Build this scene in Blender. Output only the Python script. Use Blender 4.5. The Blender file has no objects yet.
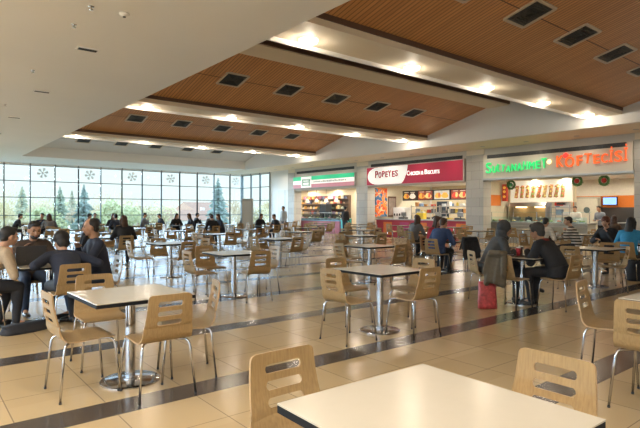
import bpy, bmesh, math, random
from mathutils import Vector, Matrix, Euler
random.seed(7)
PI = math.pi
SC = bpy.context.scene
COL = SC.collection
def R(d): return math.radians(d)

# ------------------------------------------------------------------ camera
YAW = R(38.883); EYE = 1.45; FPX = 512.75
cam_d = bpy.data.cameras.new('camera'); cam = bpy.data.objects.new('camera', cam_d); COL.objects.link(cam)
cam.location = (0, 0, EYE)
cam.rotation_mode = 'XYZ'
cam.rotation_euler = (Matrix.Rotation(-YAW, 4, 'Z') @ Matrix.Rotation(R(90 - 0.289), 4, 'X') @ Matrix.Rotation(R(0.13), 4, 'Z')).to_euler()
cam_d.sensor_width = 36; cam_d.lens = FPX / 640 * 36; cam_d.clip_end = 600; cam_d.clip_start = 0.05
SC.camera = cam
SC.view_settings.view_transform = 'Standard'; SC.view_settings.look = 'None'; SC.view_settings.gamma = 1
SC.view_settings.use_curve_mapping = False; SC.view_settings.exposure = 0.33

# survey of the place: where a sight line meets a plane of the building
def onx(px, py, X):
    u = (px - 320) / FPX; v = -(py - 211.5) / FPX
    d = X / (math.sin(YAW) + u * math.cos(YAW))
    return (X, d * math.cos(YAW) - u * d * math.sin(YAW), EYE + v * d)
def ony(px, py, Y):
    u = (px - 320) / FPX; v = -(py - 211.5) / FPX
    d = Y / (math.cos(YAW) - u * math.sin(YAW))
    return (d * math.sin(YAW) + u * d * math.cos(YAW), Y, EYE + v * d)
def ond(px, d):
    x = (px - 320) / FPX * d
    return (d * math.sin(YAW) + x * math.cos(YAW), d * math.cos(YAW) - x * math.sin(YAW))

# ------------------------------------------------------------------ materials
MATS = {}
def mat(name, col, rough=.5, metal=0., vary=.06, scale=12., emit=0., ecol=None, stretch=None, spec=.5, bump=0.):
    if name in MATS: return MATS[name]
    m = bpy.data.materials.new(name); m.use_nodes = True
    nt = m.node_tree; b = nt.nodes['Principled BSDF']
    b.inputs['Roughness'].default_value = rough; b.inputs['Metallic'].default_value = metal
    b.inputs['Specular IOR Level'].default_value = spec
    tc = nt.nodes.new('ShaderNodeTexCoord'); mp = nt.nodes.new('ShaderNodeMapping'); nz = nt.nodes.new('ShaderNodeTexNoise')
    nt.links.new(tc.outputs['Object'], mp.inputs['Vector']); nt.links.new(mp.outputs['Vector'], nz.inputs['Vector'])
    if stretch: mp.inputs['Scale'].default_value = stretch
    nz.inputs['Scale'].default_value = scale; nz.inputs['Detail'].default_value = 4
    mx = nt.nodes.new('ShaderNodeMix'); mx.data_type = 'RGBA'
    c = Vector(col[:3])
    lo = [max(0, x * (1 - vary * 2)) for x in c]; hi = [min(1, x * (1 + vary * 2)) for x in c]
    mx.inputs[6].default_value = (*lo, 1); mx.inputs[7].default_value = (*hi, 1)
    nt.links.new(nz.outputs['Fac'], mx.inputs[0]); nt.links.new(mx.outputs[2], b.inputs['Base Color'])
    if emit:
        b.inputs['Emission Color'].default_value = (*(ecol or col), 1); b.inputs['Emission Strength'].default_value = emit
    if bump:
        bp = nt.nodes.new('ShaderNodeBump'); bp.inputs['Strength'].default_value = bump
        nt.links.new(nz.outputs['Fac'], bp.inputs['Height']); nt.links.new(bp.outputs['Normal'], b.inputs['Normal'])
    MATS[name] = m; return m
def glass_mat(name, tint=(.93, .97, .98), refl=.08):
    m = bpy.data.materials.new(name); m.use_nodes = True; nt = m.node_tree; nt.nodes.clear()
    out = nt.nodes.new('ShaderNodeOutputMaterial'); tr = nt.nodes.new('ShaderNodeBsdfTransparent'); gl = nt.nodes.new('ShaderNodeBsdfGlossy')
    mx = nt.nodes.new('ShaderNodeMixShader'); fr = nt.nodes.new('ShaderNodeMath'); fr.operation = 'MULTIPLY_ADD'; fr.inputs[1].default_value = .35; fr.inputs[2].default_value = .02
    lw = nt.nodes.new('ShaderNodeLayerWeight'); lw.inputs['Blend'].default_value = .5; pw = nt.nodes.new('ShaderNodeMath'); pw.operation = 'POWER'; pw.inputs[1].default_value = 5
    nt.links.new(lw.outputs['Facing'], pw.inputs[0]); nt.links.new(pw.outputs[0], fr.inputs[0])
    nz = nt.nodes.new('ShaderNodeTexNoise'); nz.inputs['Scale'].default_value = .4
    cr = nt.nodes.new('ShaderNodeMix'); cr.data_type = 'RGBA'
    cr.inputs[6].default_value = (*tint, 1); cr.inputs[7].default_value = (*[min(1, t * 1.03) for t in tint], 1)
    nt.links.new(nz.outputs['Fac'], cr.inputs[0]); nt.links.new(cr.outputs[2], tr.inputs['Color'])
    gl.inputs['Roughness'].default_value = .02
    nt.links.new(fr.outputs[0], mx.inputs[0]); nt.links.new(tr.outputs[0], mx.inputs[1]); nt.links.new(gl.outputs[0], mx.inputs[2])
    nt.links.new(mx.outputs[0], out.inputs['Surface']); MATS[name] = m; return m

def floor_mat():
    m = bpy.data.materials.new('polished_tile'); m.use_nodes = True; nt = m.node_tree; b = nt.nodes['Principled BSDF']
    N = nt.nodes.new; L = nt.links.new
    tc = N('ShaderNodeTexCoord'); sp = N('ShaderNodeSeparateXYZ'); L(tc.outputs['Object'], sp.inputs[0])
    def M(op, a, bb=None):
        n = N('ShaderNodeMath'); n.operation = op
        for i, v in enumerate((a, bb)):
            if v is None: continue
            if isinstance(v, (int, float)): n.inputs[i].default_value = v
            else: L(v, n.inputs[i])
        return n.outputs[0]
    P = 1.84
    yy = M('MODULO', M('ADD', sp.outputs['Y'], P * 40 - 3.73), P)      # 0..P
    stripe = M('LESS_THAN', yy, .30)
    jl = .004
    def near(v, c): return M('LESS_THAN', M('ABSOLUTE', M('SUBTRACT', v, c)), jl)
    xx = M('MODULO', M('ADD', sp.outputs['X'], 60 - .57), .60)
    jx = M('MAXIMUM', M('LESS_THAN', xx, jl), M('GREATER_THAN', xx, .60 - jl))
    jy = near(yy, .30)
    for c in (.004, .813, 1.327): jy = M('MAXIMUM', jy, near(yy, c))
    joint = M('MAXIMUM', jx, jy)
    # per-tile tone
    cx = M('FLOOR', M('DIVIDE', M('ADD', sp.outputs['X'], 60 - .57), .60)); cy = M('FLOOR', M('DIVIDE', M('ADD', sp.outputs['Y'], P * 40 - 3.73), P / 3))
    cb = N('ShaderNodeCombineXYZ'); L(cx, cb.inputs[0]); L(cy, cb.inputs[1])
    wn = N('ShaderNodeTexWhiteNoise'); L(cb.outputs[0], wn.inputs['Vector'])
    nz = N('ShaderNodeTexNoise'); nz.inputs['Scale'].default_value = 3; nz.inputs['Detail'].default_value = 5; L(tc.outputs['Object'], nz.inputs['Vector'])
    def mix(f, a, c):
        n = N('ShaderNodeMix'); n.data_type = 'RGBA'
        if isinstance(f, (int, float)): n.inputs[0].default_value = f
        else: L(f, n.inputs[0])
        for i, v in ((6, a), (7, c)):
            if isinstance(v, tuple): n.inputs[i].default_value = (*v, 1)
            else: L(v, n.inputs[i])
        return n.outputs[2]
    beige = mix(wn.outputs['Value'], (.46, .335, .175), (.53, .395, .215))
    beige = mix(M('MULTIPLY', nz.outputs['Fac'], .35), beige, (.42, .305, .18))
    dark = mix(nz.outputs['Fac'], (.045, .034, .027), (.085, .066, .052))
    colr = mix(stripe, beige, dark)
    colr = mix(M('MULTIPLY', joint, .6), colr, (.10, .075, .055))
    L(colr, b.inputs['Base Color'])
    ro = N('ShaderNodeMath'); ro.operation = 'MULTIPLY_ADD'; L(nz.outputs['Fac'], ro.inputs[0]); ro.inputs[1].default_value = .12; ro.inputs[2].default_value = .15
    L(ro.outputs[0], b.inputs['Roughness']); b.inputs['Specular IOR Level'].default_value = .55
    bp = N('ShaderNodeBump'); bp.inputs['Strength'].default_value = .04; n2 = N('ShaderNodeTexNoise'); n2.inputs['Scale'].default_value = 5
    L(tc.outputs['Object'], n2.inputs['Vector']); L(n2.outputs['Fac'], bp.inputs['Height']); L(bp.outputs[0], b.inputs['Normal'])
    return m
def batten_mat(name, c1, c2, pitch=.14):
    m = bpy.data.materials.new(name); m.use_nodes = True; nt = m.node_tree; b = nt.nodes['Principled BSDF']
    N = nt.nodes.new; L = nt.links.new
    tc = N('ShaderNodeTexCoord'); sp = N('ShaderNodeSeparateXYZ'); L(tc.outputs['Object'], sp.inputs[0])
    md = N('ShaderNodeMath'); md.operation = 'MODULO'; ad = N('ShaderNodeMath'); ad.operation = 'ADD'; ad.inputs[1].default_value = 100
    L(sp.outputs['X'], ad.inputs[0]); L(ad.outputs[0], md.inputs[0]); md.inputs[1].default_value = pitch
    lt = N('ShaderNodeMath'); lt.operation = 'LESS_THAN'; lt.inputs[1].default_value = .022; L(md.outputs[0], lt.inputs[0])
    dv = N('ShaderNodeMath'); dv.operation = 'DIVIDE'; dv.inputs[1].default_value = pitch; L(ad.outputs[0], dv.inputs[0])
    fl = N('ShaderNodeMath'); fl.operation = 'FLOOR'; L(dv.outputs[0], fl.inputs[0])
    wn = N('ShaderNodeTexWhiteNoise'); wn.noise_dimensions = '1D'; L(fl.outputs[0], wn.inputs['W'])
    mp = N('ShaderNodeMapping'); mp.inputs['Scale'].default_value = (14, .6, .6); L(tc.outputs['Object'], mp.inputs['Vector'])
    nz = N('ShaderNodeTexNoise'); nz.inputs['Scale'].default_value = 2; nz.inputs['Detail'].default_value = 5; L(mp.outputs[0], nz.inputs['Vector'])
    av = N('ShaderNodeMath'); av.operation = 'MULTIPLY_ADD'; L(wn.outputs['Value'], av.inputs[0]); av.inputs[1].default_value = .45; L(nz.outputs['Fac'], av.inputs[2])
    mx = N('ShaderNodeMix'); mx.data_type = 'RGBA'; mx.inputs[6].default_value = (*c1, 1); mx.inputs[7].default_value = (*c2, 1); L(av.outputs[0], mx.inputs[0])
    m2 = N('ShaderNodeMix'); m2.data_type = 'RGBA'; L(lt.outputs[0], m2.inputs[0]); L(mx.outputs[2], m2.inputs[6]); m2.inputs[7].default_value = (c1[0] * .62, c1[1] * .6, c1[2] * .6, 1)
    L(m2.outputs[2], b.inputs['Base Color']); b.inputs['Roughness'].default_value = .38
    return m
def block_mat(name, c1, c2, w=.6, h=.3):
    m = bpy.data.materials.new(name); m.use_nodes = True; nt = m.node_tree; b = nt.nodes['Principled BSDF']; N = nt.nodes.new; L = nt.links.new
    tc = N('ShaderNodeTexCoord'); sp = N('ShaderNodeSeparateXYZ'); cb = N('ShaderNodeCombineXYZ'); L(tc.outputs['Object'], sp.inputs[0])
    ad = N('ShaderNodeMath'); ad.operation = 'ADD'; L(sp.outputs['X'], ad.inputs[0]); L(sp.outputs['Y'], ad.inputs[1])
    L(ad.outputs[0], cb.inputs[0]); L(sp.outputs['Z'], cb.inputs[1])
    br = N('ShaderNodeTexBrick'); L(cb.outputs[0], br.inputs['Vector']); br.inputs['Scale'].default_value = 1
    br.inputs['Color1'].default_value = (*c1, 1); br.inputs['Color2'].default_value = (*c2, 1); br.inputs['Mortar'].default_value = (*[x * .6 for x in c1], 1)
    br.inputs['Brick Width'].default_value = w; br.inputs['Row Height'].default_value = h; br.inputs['Mortar Size'].default_value = .006
    nz = N('ShaderNodeTexNoise'); nz.inputs['Scale'].default_value = 9; L(tc.outputs['Object'], nz.inputs['Vector'])
    mx = N('ShaderNodeMix'); mx.data_type = 'RGBA'; mx.blend_type = 'MULTIPLY'; mx.inputs[0].default_value = .5; L(br.outputs['Color'], mx.inputs[6]); L(nz.outputs['Color'], mx.inputs[7])
    m3 = N('ShaderNodeMix'); m3.data_type = 'RGBA'; m3.inputs[0].default_value = .25; L(br.outputs['Color'], m3.inputs[6]); L(mx.outputs[2], m3.inputs[7])
    L(m3.outputs[2], b.inputs['Base Color']); b.inputs['Roughness'].default_value = .55
    return m

WOOD = mat('light_plywood', (.345, .226, .102), .5, vary=.17, scale=3, stretch=(38, 38, 1.2), spec=.3)
PLYEDGE = mat('plywood_edge', (.42, .27, .13), .5, stretch=(2, 2, 90), scale=4, vary=.14)
CHROME = mat('chrome', (.52, .52, .53), .16, 1., vary=.02)
STEEL = mat('brushed_steel', (.50, .50, .50), .3, 1., vary=.05, stretch=(1, 1, 20))
LAMINATE = mat('white_laminate', (.555, .50, .40), .22, vary=.012)
BLACKEDGE = mat('black_edge', (.014, .014, .015), .75, spec=.15)
BLACK = mat('black_plastic', (.018, .018, .02), .45)
CREAM = mat('cream_paint', (.78, .70, .56), .6, vary=.02, scale=1.2)
WHITE = mat('white_paint', (.88, .87, .85), .6, vary=.02, scale=.5)
OFFWHITE = mat('wall_paint', (.80, .79, .77), .6, vary=.03, scale=.5)
DARKWOOD = mat('dark_brown_fascia', (.13, .07, .045), .5, stretch=(1, 12, 12))
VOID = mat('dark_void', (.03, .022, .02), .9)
DARKGREY = mat('dark_grey_metal', (.06, .065, .07), .45)
MULLION = mat('mullion_grey', (.18, .225, .24), .85, vary=.04, spec=.1)
GLASS = glass_mat('window_glass')
CASEGLASS = glass_mat('case_glass', (.86, .95, .97))
LAMPGLOW = mat('lamp_glow', (1, .9, .7), .5, emit=3.5, ecol=(1, .84, .58))
WOODCEIL = batten_mat('battened_wood', (.46, .215, .08), (.68, .35, .14), .10)
STONE = block_mat('stone_block', (.44, .43, .41), (.52, .51, .48), .9, .42)
FLOORM = floor_mat()

# ------------------------------------------------------------------ mesh builder
class MB:
    def __init__(self): self.bm = bmesh.new(); self.mi = 0
    def _m(self, faces):
        for f in faces: f.material_index = self.mi
    def box(self, c, s, rz=0, rot=None, bev=0.):
        M = Matrix.Translation(c) @ (rot.to_4x4() if rot else Matrix.Rotation(rz, 4, 'Z')) @ Matrix.Diagonal((*s, 1))
        r = bmesh.ops.create_cube(self.bm, size=1, matrix=M); fs = {f for v in r['verts'] for f in v.link_faces}; self._m(fs)
        if bev:
            es = list({e for v in r['verts'] for e in v.link_edges})
            q = bmesh.ops.bevel(self.bm, geom=es, offset=bev, segments=2, affect='EDGES', profile=.5); self._m(q['faces'])
        return self
    def bb(self, x0, x1, y0, y1, z0, z1, bev=0.):
        return self.box(((x0 + x1) / 2, (y0 + y1) / 2, (z0 + z1) / 2), (abs(x1 - x0), abs(y1 - y0), abs(z1 - z0)), bev=bev)
    def cyl(self, c, r, h, n=20, r2=None, axis='Z'):
        M = Matrix.Translation(c)
        if axis == 'X': M = M @ Matrix.Rotation(PI / 2, 4, 'Y')
        if axis == 'Y': M = M @ Matrix.Rotation(PI / 2, 4, 'X')
        q = bmesh.ops.create_cone(self.bm, cap_ends=True, segments=n, radius1=r, radius2=r if r2 is None else r2, depth=h, matrix=M)
        self._m({f for v in q['verts'] for f in v.link_faces}); return self
    def ball(self, c, r, n=12, rot=None):
        s = r if isinstance(r, (tuple, list)) else (r, r, r)
        M = Matrix.Translation(c) @ (rot.to_4x4() if rot else Matrix()) @ Matrix.Diagonal((*s, 1))
        q = bmesh.ops.create_uvsphere(self.bm, u_segments=n, v_segments=max(6, n * 2 // 3), radius=1, matrix=M)
        self._m({f for v in q['verts'] for f in v.link_faces}); return self
    def loft(self, rings, cap=True, closed=True):
        R_ = [[self.bm.verts.new(p) for p in r] for r in rings]; fs = []
        n = len(R_[0])
        for a, b in zip(R_, R_[1:]):
            for i in range(n if closed else n - 1):
                j = (i + 1) % n
                fs.append(self.bm.faces.new((a[i], a[j], b[j], b[i])))
        if cap and closed:
            fs.append(self.bm.faces.new(R_[0][::-1])); fs.append(self.bm.faces.new(R_[-1]))
        self._m(fs); return self
    def tube(self, pts, r, n=8):
        pts = [Vector(p) for p in pts]; rings = []
        rs = r if isinstance(r, (list, tuple)) else [r] * len(pts)
        up = None
        for i, p in enumerate(pts):
            t = (pts[min(i + 1, len(pts) - 1)] - pts[max(i - 1, 0)]).normalized()
            if up is None: up = t.orthogonal().normalized()
            up = (up - t * up.dot(t))
            up = up.normalized() if up.length > 1e-6 else t.orthogonal().normalized()
            s = t.cross(up)
            rings.append([p + (up * math.cos(a) + s * math.sin(a)) * rs[i] for a in [2 * PI * k / n for k in range(n)]])
        return self.loft(rings)
    def capsule(self, p0, p1, r0, r1, n=12):
        p0 = Vector(p0); p1 = Vector(p1); d = p1 - p0; L = d.length
        if L < 1e-5: return self.ball(p0, max(r0, r1), n)
        t = d / L; pts = []; rs = []
        for k in range(4):
            a = PI / 2 * (1 - k / 4.) if k else R(80); pts.append(p0 - t * r0 * math.sin(a)); rs.append(r0 * math.cos(a))
        pts.append(p0); rs.append(r0); pts.append(p1); rs.append(r1)
        for k in range(1, 4):
            a = PI / 2 * k / 4.; pts.append(p1 + t * r1 * math.sin(a)); rs.append(r1 * math.cos(a))
        pts.append(p1 + t * r1 * math.sin(R(80))); rs.append(r1 * math.cos(R(80)))
        return self.tube(pts, rs, n)
    def lathe(self, prof, c=(0, 0, 0), n=24):
        c = Vector(c)
        return self.loft([[c + Vector((r * math.cos(2 * PI * k / n), r * math.sin(2 * PI * k / n), z)) for k in range(n)] for r, z in prof])
    def quad(self, a, b, c, d):
        f = self.bm.faces.new([self.bm.verts.new(p) for p in (a, b, c, d)]); self._m([f]); return self
    def prism(self, poly, axis, a0, a1):
        def P(u, v, w): return {'X': (w, u, v), 'Y': (u, w, v), 'Z': (u, v, w)}[axis]
        return self.loft([[P(u, v, a0) for u, v in poly], [P(u, v, a1) for u, v in poly]])
    def mesh(self, name, smooth=False):
        bmesh.ops.recalc_face_normals(self.bm, faces=self.bm.faces[:])
        me = bpy.data.meshes.new(name); self.bm.to_mesh(me); self.bm.free()
        if smooth: me.polygons.foreach_set('use_smooth', [True] * len(me.polygons))
        return me
    def build(self, name, m, parent=None, smooth=False, loc=None):
        o = bpy.data.objects.new(name, self.mesh(name, smooth)); COL.objects.link(o)
        for x in (m if isinstance(m, (list, tuple)) else [m]): o.data.materials.append(x)
        if loc: o.location = loc
        if parent: o.parent = parent
        return o
def autosmooth(o, ang=35):
    me = o.data
    me.polygons.foreach_set('use_smooth', [True] * len(me.polygons))
    bm = bmesh.new(); bm.from_mesh(me)
    for e in bm.edges: e.smooth = not (len(e.link_faces) == 2 and e.calc_face_angle(0) > R(ang))
    bm.to_mesh(me); bm.free(); return o
def tag(o, label, cat, group=None, kind=None):
    o['label'] = label; o['category'] = cat
    if group: o['group'] = group
    if kind: o['kind'] = kind
    return o
def empty(name, loc, rz=0):
    o = bpy.data.objects.new(name, None); COL.objects.link(o); o.location = loc; o.rotation_euler = (0, 0, rz); o.empty_display_size = .1; return o
def struct(o): o['kind'] = 'structure'; return o
def copy_tree(o, parent=None):
    c = o.copy(); COL.objects.link(c)
    if parent: c.parent = parent
    for ch in list(o.children): copy_tree(ch, c)
    return c
ORD = ['first', 'second', 'third', 'fourth', 'fifth', 'sixth', 'seventh', 'eighth', 'ninth', 'tenth', 'eleventh', 'twelfth', 'thirteenth', 'fourteenth']

# ------------------------------------------------------------------ setting
HC = 4.35; XV0 = 4.75; XV1 = 18.3; WX = 20.8; WY = 35.6; YV = 31.0; XL = -14.0; YB = -9.0
struct(MB().bb(XL, 27.5, YB, WY, -.2, 0).build('floor', FLOORM))
# flat ceilings
struct(MB().bb(XL, XV0, YB, WY, HC, HC + .25).build('ceiling', WHITE))
struct(MB().bb(XV0, XV1, YV + .05, WY, HC, HC + .25).build('ceiling_soffit_by_windows', WHITE))
struct(MB().bb(XV1, WX, YB, WY, HC, HC + .25).build('ceiling_soffit_by_shops', CREAM))
# vault walls
struct(MB().bb(XV1, XV1 + .2, YB, YV, HC + .25, 6.9).build('wall_right_upper', OFFWHITE))
struct(MB().bb(XV1 - .004, XV1 + .2, YB, YV, HC - .002, HC + .3).build('trim_1', OFFWHITE))
struct(MB().bb(XV0 - .2, XV0, YB, YV, HC + .25, 6.9).build('wall_left_upper', OFFWHITE))
struct(MB().bb(XV0, XV1, YV, YV + .2, HC + .002, 5.1).build('wall_back_upper', OFFWHITE))
struct(MB().bb(XV0 - .2, XV1 + .2, YB, YV + .3, 6.9, 7.1).build('roof', VOID))
# enclosing walls
struct(MB().bb(XL - .2, XL, YB, YB + .4, 0, HC).build('wall_left', OFFWHITE))
struct(MB().bb(XL - .2, 27.5, YB - .2, YB, 0, 7).build('wall_front', OFFWHITE))

LAMPS = []
LP_BEAM = 25; LP_LOW = 30
def point_lamp(name, loc, power, rad, col, parent):
    ld = bpy.data.lights.new(name, 'POINT'); ld.shadow_soft_size = rad; ld.energy = power; ld.color = col
    lo = bpy.data.objects.new(name, ld); COL.objects.link(lo); lo.parent = parent; lo.location = loc; return lo
def area_lamp(name, loc, power, size, col, parent, rot=(0, 0, 0), spread=2.6):
    ld = bpy.data.lights.new(name, 'AREA'); ld.shape = 'DISK'; ld.size = size; ld.energy = power; ld.color = col; ld.spread = spread
    lo = bpy.data.objects.new(name, ld); COL.objects.link(lo); lo.parent = parent; lo.location = loc; lo.rotation_euler = rot
    return lo

WARM = (1, .86, .68); NEUT = (1, .94, .86)
PER = 8.1
bayname = ['nearest', 'second nearest', 'third nearest', 'farthest']
n_trim = 2
for k in range(-1, 4):
    y1 = 6.9 + PER * k                                    # wood starts low here, at the near edge of beam k
    if k == 3: y1 = YV
    yt = y1 - 3.1 if k < 3 else 24.3 + 2.8 + .95
    slope = .255
    zt = 4.88 + (y1 - yt) * slope
    # wood slope, as a slab
    poly = [(y1 + .0, 4.88), (yt, zt), (yt, zt + .08), (y1, 4.96)]
    struct(MB().prism(poly, 'X', XV0, XV1).build('ceiling_wood_bay', WOODCEIL if k < 3 else mat('pale_lilac_paint', (.66, .66, .70), .5, vary=.03, scale=.4)))
    if k < 3:
        # low lighting beam
        b = MB()
        b.mi = 0; b.bb(XV0, XV1, y1, y1 + .52, 4.66, 4.78)
        b.bb(XV0, XV1, y1 + .52, y1 + 1.12, 4.72, 4.80)
        b.mi = 1; b.bb(XV0, XV1, y1 - .03, y1 + .03, 4.78, 4.88)
        b.mi = 2; b.bb(XV0, XV1, y1 + 1.12, y1 + 1.17, 4.64, 4.86)
        b.mi = 1; b.bb(XV0, XV1, y1 + .03, y1 + 1.15, 4.80, 4.9)
        beam = struct(b.build('ceiling_beam', [CREAM, DARKWOOD, WHITE]))
        for i in range(7):
            x = 3.0 + 2.95 * i - (0 if k == 0 else .1 * k)
            if x < XV0 + .4 or x > XV1 - .2: continue
            rt = empty('recessed_downlight', (x, y1 + .84, 4.72))
            w = 'between the counter end and window end' if 0 else ''
            MB().lathe([(.13, -.004), (.175, -.004), (.18, -.012), (.17, -.02), (.14, -.02), (.13, -.012)]).build('trim_ring', WHITE, rt, True)
            MB().lathe([(.14, -.004), (.19, -.012), (.18, -.05), (.10, -.085), (.002, -.09)], n=20).build('lamp_disc', LAMPGLOW, rt, True)
            point_lamp('lamp', (0, 0, -.16), LP_BEAM if k else 21, .06, WARM, rt)
            tag(rt, 'glowing recessed downlight, %s from the shops along the %s ceiling beam' % (ORD[6 - i], bayname[k] if k >= 0 else 'overhead'), 'light', 'downlights in the ceiling beams')
            LAMPS.append(rt)
        # back of the step : wall and lid, near-black to paint in the gap's shade
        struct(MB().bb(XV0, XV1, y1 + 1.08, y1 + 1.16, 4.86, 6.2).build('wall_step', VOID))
    # high cream strip of the bay
    ys1 = yt; ys0 = yt - .95
    s = MB(); s.mi = 0; s.bb(XV0, XV1, ys0 + .02, ys1, zt - .05, zt + .12); s.mi = 1; s.bb(XV0, XV1, ys0 - .03, ys0 + .02, zt - .02, zt + .4)
    struct(s.build('ceiling_strip', [CREAM, DARKWOOD]))
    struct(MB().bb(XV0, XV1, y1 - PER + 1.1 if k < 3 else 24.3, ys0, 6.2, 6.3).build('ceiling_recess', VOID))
    # air vents in the slope
    if k >= 0:
        for i in range(6):
            x = 5.46 + 1.99 * i
            vy = y1 - 1.68; vz = 4.88 + (y1 - vy) * slope
            if k == 3: vy = 29.5; vz = 4.88 + (y1 - vy) * slope
            rt = empty('ceiling_vent', (x, vy, vz)); rt.rotation_euler = (-math.atan(slope), 0, 0)
            f = MB(); w, h, t = .70, .70, .06
            for a, b_ in (((0, h / 2), (w, t)), ((0, -h / 2), (w, t)), ((w / 2, 0), (t, h)), ((-w / 2, 0), (t, h))):
                f.box((a[0], a[1], -.012), (b_[0] + .0, b_[1], .03))
            f.build('frame', mat('vent_frame', (.62, .54, .44), .45), rt)
            g = MB(); g.box((0, 0, -.001), (w - .04, h - .04, .012))
            for q in range(4):
                s_ = .26 - q * .06
                for sx, sy, lx, ly in ((0, s_, 2 * s_, .016), (0, -s_, 2 * s_, .016), (s_, 0, .016, 2 * s_), (-s_, 0, .016, 2 * s_)):
                    g.box((sx, sy, -.014 - .004 * q), (lx, ly, .022))
            g.build('grille', DARKGREY, rt)
            tag(rt, 'square black air vent, %s from the shops in the %s wood bay' % (ORD[5 - i], bayname[k]), 'vent', 'air vents in the wood ceiling')
        vy = (y1 - 1.68) if k < 3 else 29.5
        vz = 4.88 + (y1 - vy) * slope
        bmz = MB().box(((XV0 + XV1) / 2, vy, vz - .002), (XV1 - XV0, .02, .008), rot=Matrix.Rotation(-math.atan(slope), 3, 'X'))
        struct(bmz.build('trim_%d' % n_trim, DARKWOOD)); n_trim += 1

# fixtures on the flat ceiling
SLOT = mat('slot_black', (.02, .02, .022), .5)
for i, (x, y) in enumerate([(2.53, 9.79), (2.56, 13.95), (2.6, 18.35), (2.6, 22.5)]):
    rt = empty('slot_diffuser', (x, y, HC))
    f = MB()
    for dy in (-.09, .09): f.bb(-.17, .17, dy - .012, dy + .012, -.02, 0)
    for dx in (-.17, .17): f.bb(dx - .012, dx + .012, -.1, .1, -.02, 0)
    f.build('frame', WHITE, rt)
    g = MB().bb(-.16, .16, -.08, .08, -.008, -.001)
    for q in range(3): g.bb(-.16, .16, -.05 + .05 * q - .012, -.05 + .05 * q + .012, -.018, -.008)
    g.build('grille', SLOT, rt)
    tag(rt, 'black slotted air diffuser, %s from the camera along the plain white ceiling' % ORD[i], 'vent', 'slot diffusers in the white ceiling')
for i, (x, y) in enumerate([(2.49, 7.67)]):
    rt = empty('smoke_detector', (x, y, HC))
    MB().lathe([(.07, 0), (.075, -.02), (.05, -.045), (.02, -.05)]).build('housing', WHITE, rt, True)
    MB().cyl((0, 0, -.055), .022, .016, 14).build('sensor', DARKGREY, rt)
    tag(rt, 'round white smoke detector with dark tip on the plain white ceiling', 'detector')
for i, (x, y) in enumerate([(2.04, 7.7), (2.03, 8.61), (2.03, 11.96), (2.09, 16.25), (2.3, 20.5)]):
    rt = empty('ceiling_sprinkler', (x, y, HC))
    MB().lathe([(.045, 0), (.04, -.008), (.012, -.01), (.012, -.045), (.03, -.048), (.03, -.054)]).build('body', CHROME, rt, True)
    MB().lathe([(.05, -.001), (.05, -.005), (.046, -.006)]).build('escutcheon', WHITE, rt)
    tag(rt, 'small steel fire sprinkler head, %s from the camera on the plain white ceiling' % ORD[i], 'sprinkler', 'sprinkler heads in the white ceiling')
# fill lamps added to brighten the low ceiling, unseen beside and behind the camera
n = 0
for x in (-11.5, -8.0, -4.5, -1.0, 1.2):
    for y in (-7, -4, -1, 2, 5, 8.5, 12, 16, 20, 24, 28):
        if x > 0 and y > 4: continue
        if x > -2 and y > 8: continue
        rt = empty('fill_downlight', (x, y, HC))
        MB().lathe([(.13, -.001), (.18, -.001), (.18, -.012), (.14, -.016), (.13, -.01)]).build('trim_ring', WHITE, rt, True)
        MB().cyl((0, 0, -.004), .135, .006, 20).build('lamp_disc', LAMPGLOW, rt)
        area_lamp('lamp', (0, 0, -.03), LP_LOW if x > -3 else 85, .26, NEUT, rt)
        tag(rt, 'added unseen fill downlight in the low white ceiling beside the camera', 'light', 'added fill lights of the low ceiling')
# soffit downlights along the shops
for i in range(13):
    y = 5.0 + 2.05 * i
    rt = empty('soffit_spotlight', (19.9, y, HC))
    MB().lathe([(.06, -.001), (.10, -.001), (.10, -.012), (.065, -.014)]).build('trim_ring', STEEL, rt, True)
    MB().cyl((0, 0, -.004), .062, .006, 16).build('lamp_disc', mat('spot_glow', (1, .9, .75), .5, emit=1.2, ecol=(1, .86, .66)), rt)
    area_lamp('lamp', (0, 0, -.03), 10, .11, WARM, rt)
    tag(rt, 'small recessed spotlight above the shop fronts, %s from the right' % ORD[i], 'light', 'spotlights in the shop soffit')

# ------------------------------------------------------------------ windows
FW, FH = .07, .10
zs = [0.06, 1.17, 2.27, 3.27, 4.24]
xs = [4.55 - 1.375 * k for k in range(13, 0, -1)] + [4.52 + 1.377 * k for k in range(13)]
xs[-1] = WX - .12
xs = [x for x in xs if x > XL + .3]
wn = 1
def win_bay(n, p0, p1):
    p0 = Vector((*p0, 0)); p1 = Vector((*p1, 0)); t = (p1 - p0); L = t.length; rz = math.atan2(t.y, t.x)
    m = (p0 + p1) / 2
    b = MB()
    for z in zs: b.box((0, 0, z), (L, .09, .046))
    b.box((-L / 2 + .0, 0, 2.17), (.052, .13, HC)); b.box((L / 2, 0, 2.17), (.052, .13, HC))
    o = struct(b.build('window_%d' % n, MULLION, loc=m)); o.rotation_euler = (0, 0, rz)
    g = MB(); g.box((0, .0, (zs[0] + zs[-1]) / 2), (L - .065, .012, zs[-1] - zs[0])); g.build('pane', GLASS, o)
    return o
flake_x = []
for i, (a, b_) in enumerate(zip(xs, xs[1:])):
    win_bay(wn, (a, WY), (b_, WY)); wn += 1
    if b_ > 5 and (len(xs) - 2 - i) % 2 == 0: flake_x.append((a + b_) / 2)
yl_ = [YB + .4 + 4.415 * k for k in range(11)]; yl_[-1] = WY
for a, b_ in zip(yl_, yl_[1:]): win_bay(wn, (XL, a), (XL, b_)); wn += 1  # unseen side wall, glazing added to let in more daylight
ysd = [31.65, 33.0, 34.3, WY]
for a, b_ in zip(ysd, ysd[1:]): win_bay(wn, (WX, a), (WX, b_)); wn += 1
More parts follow.
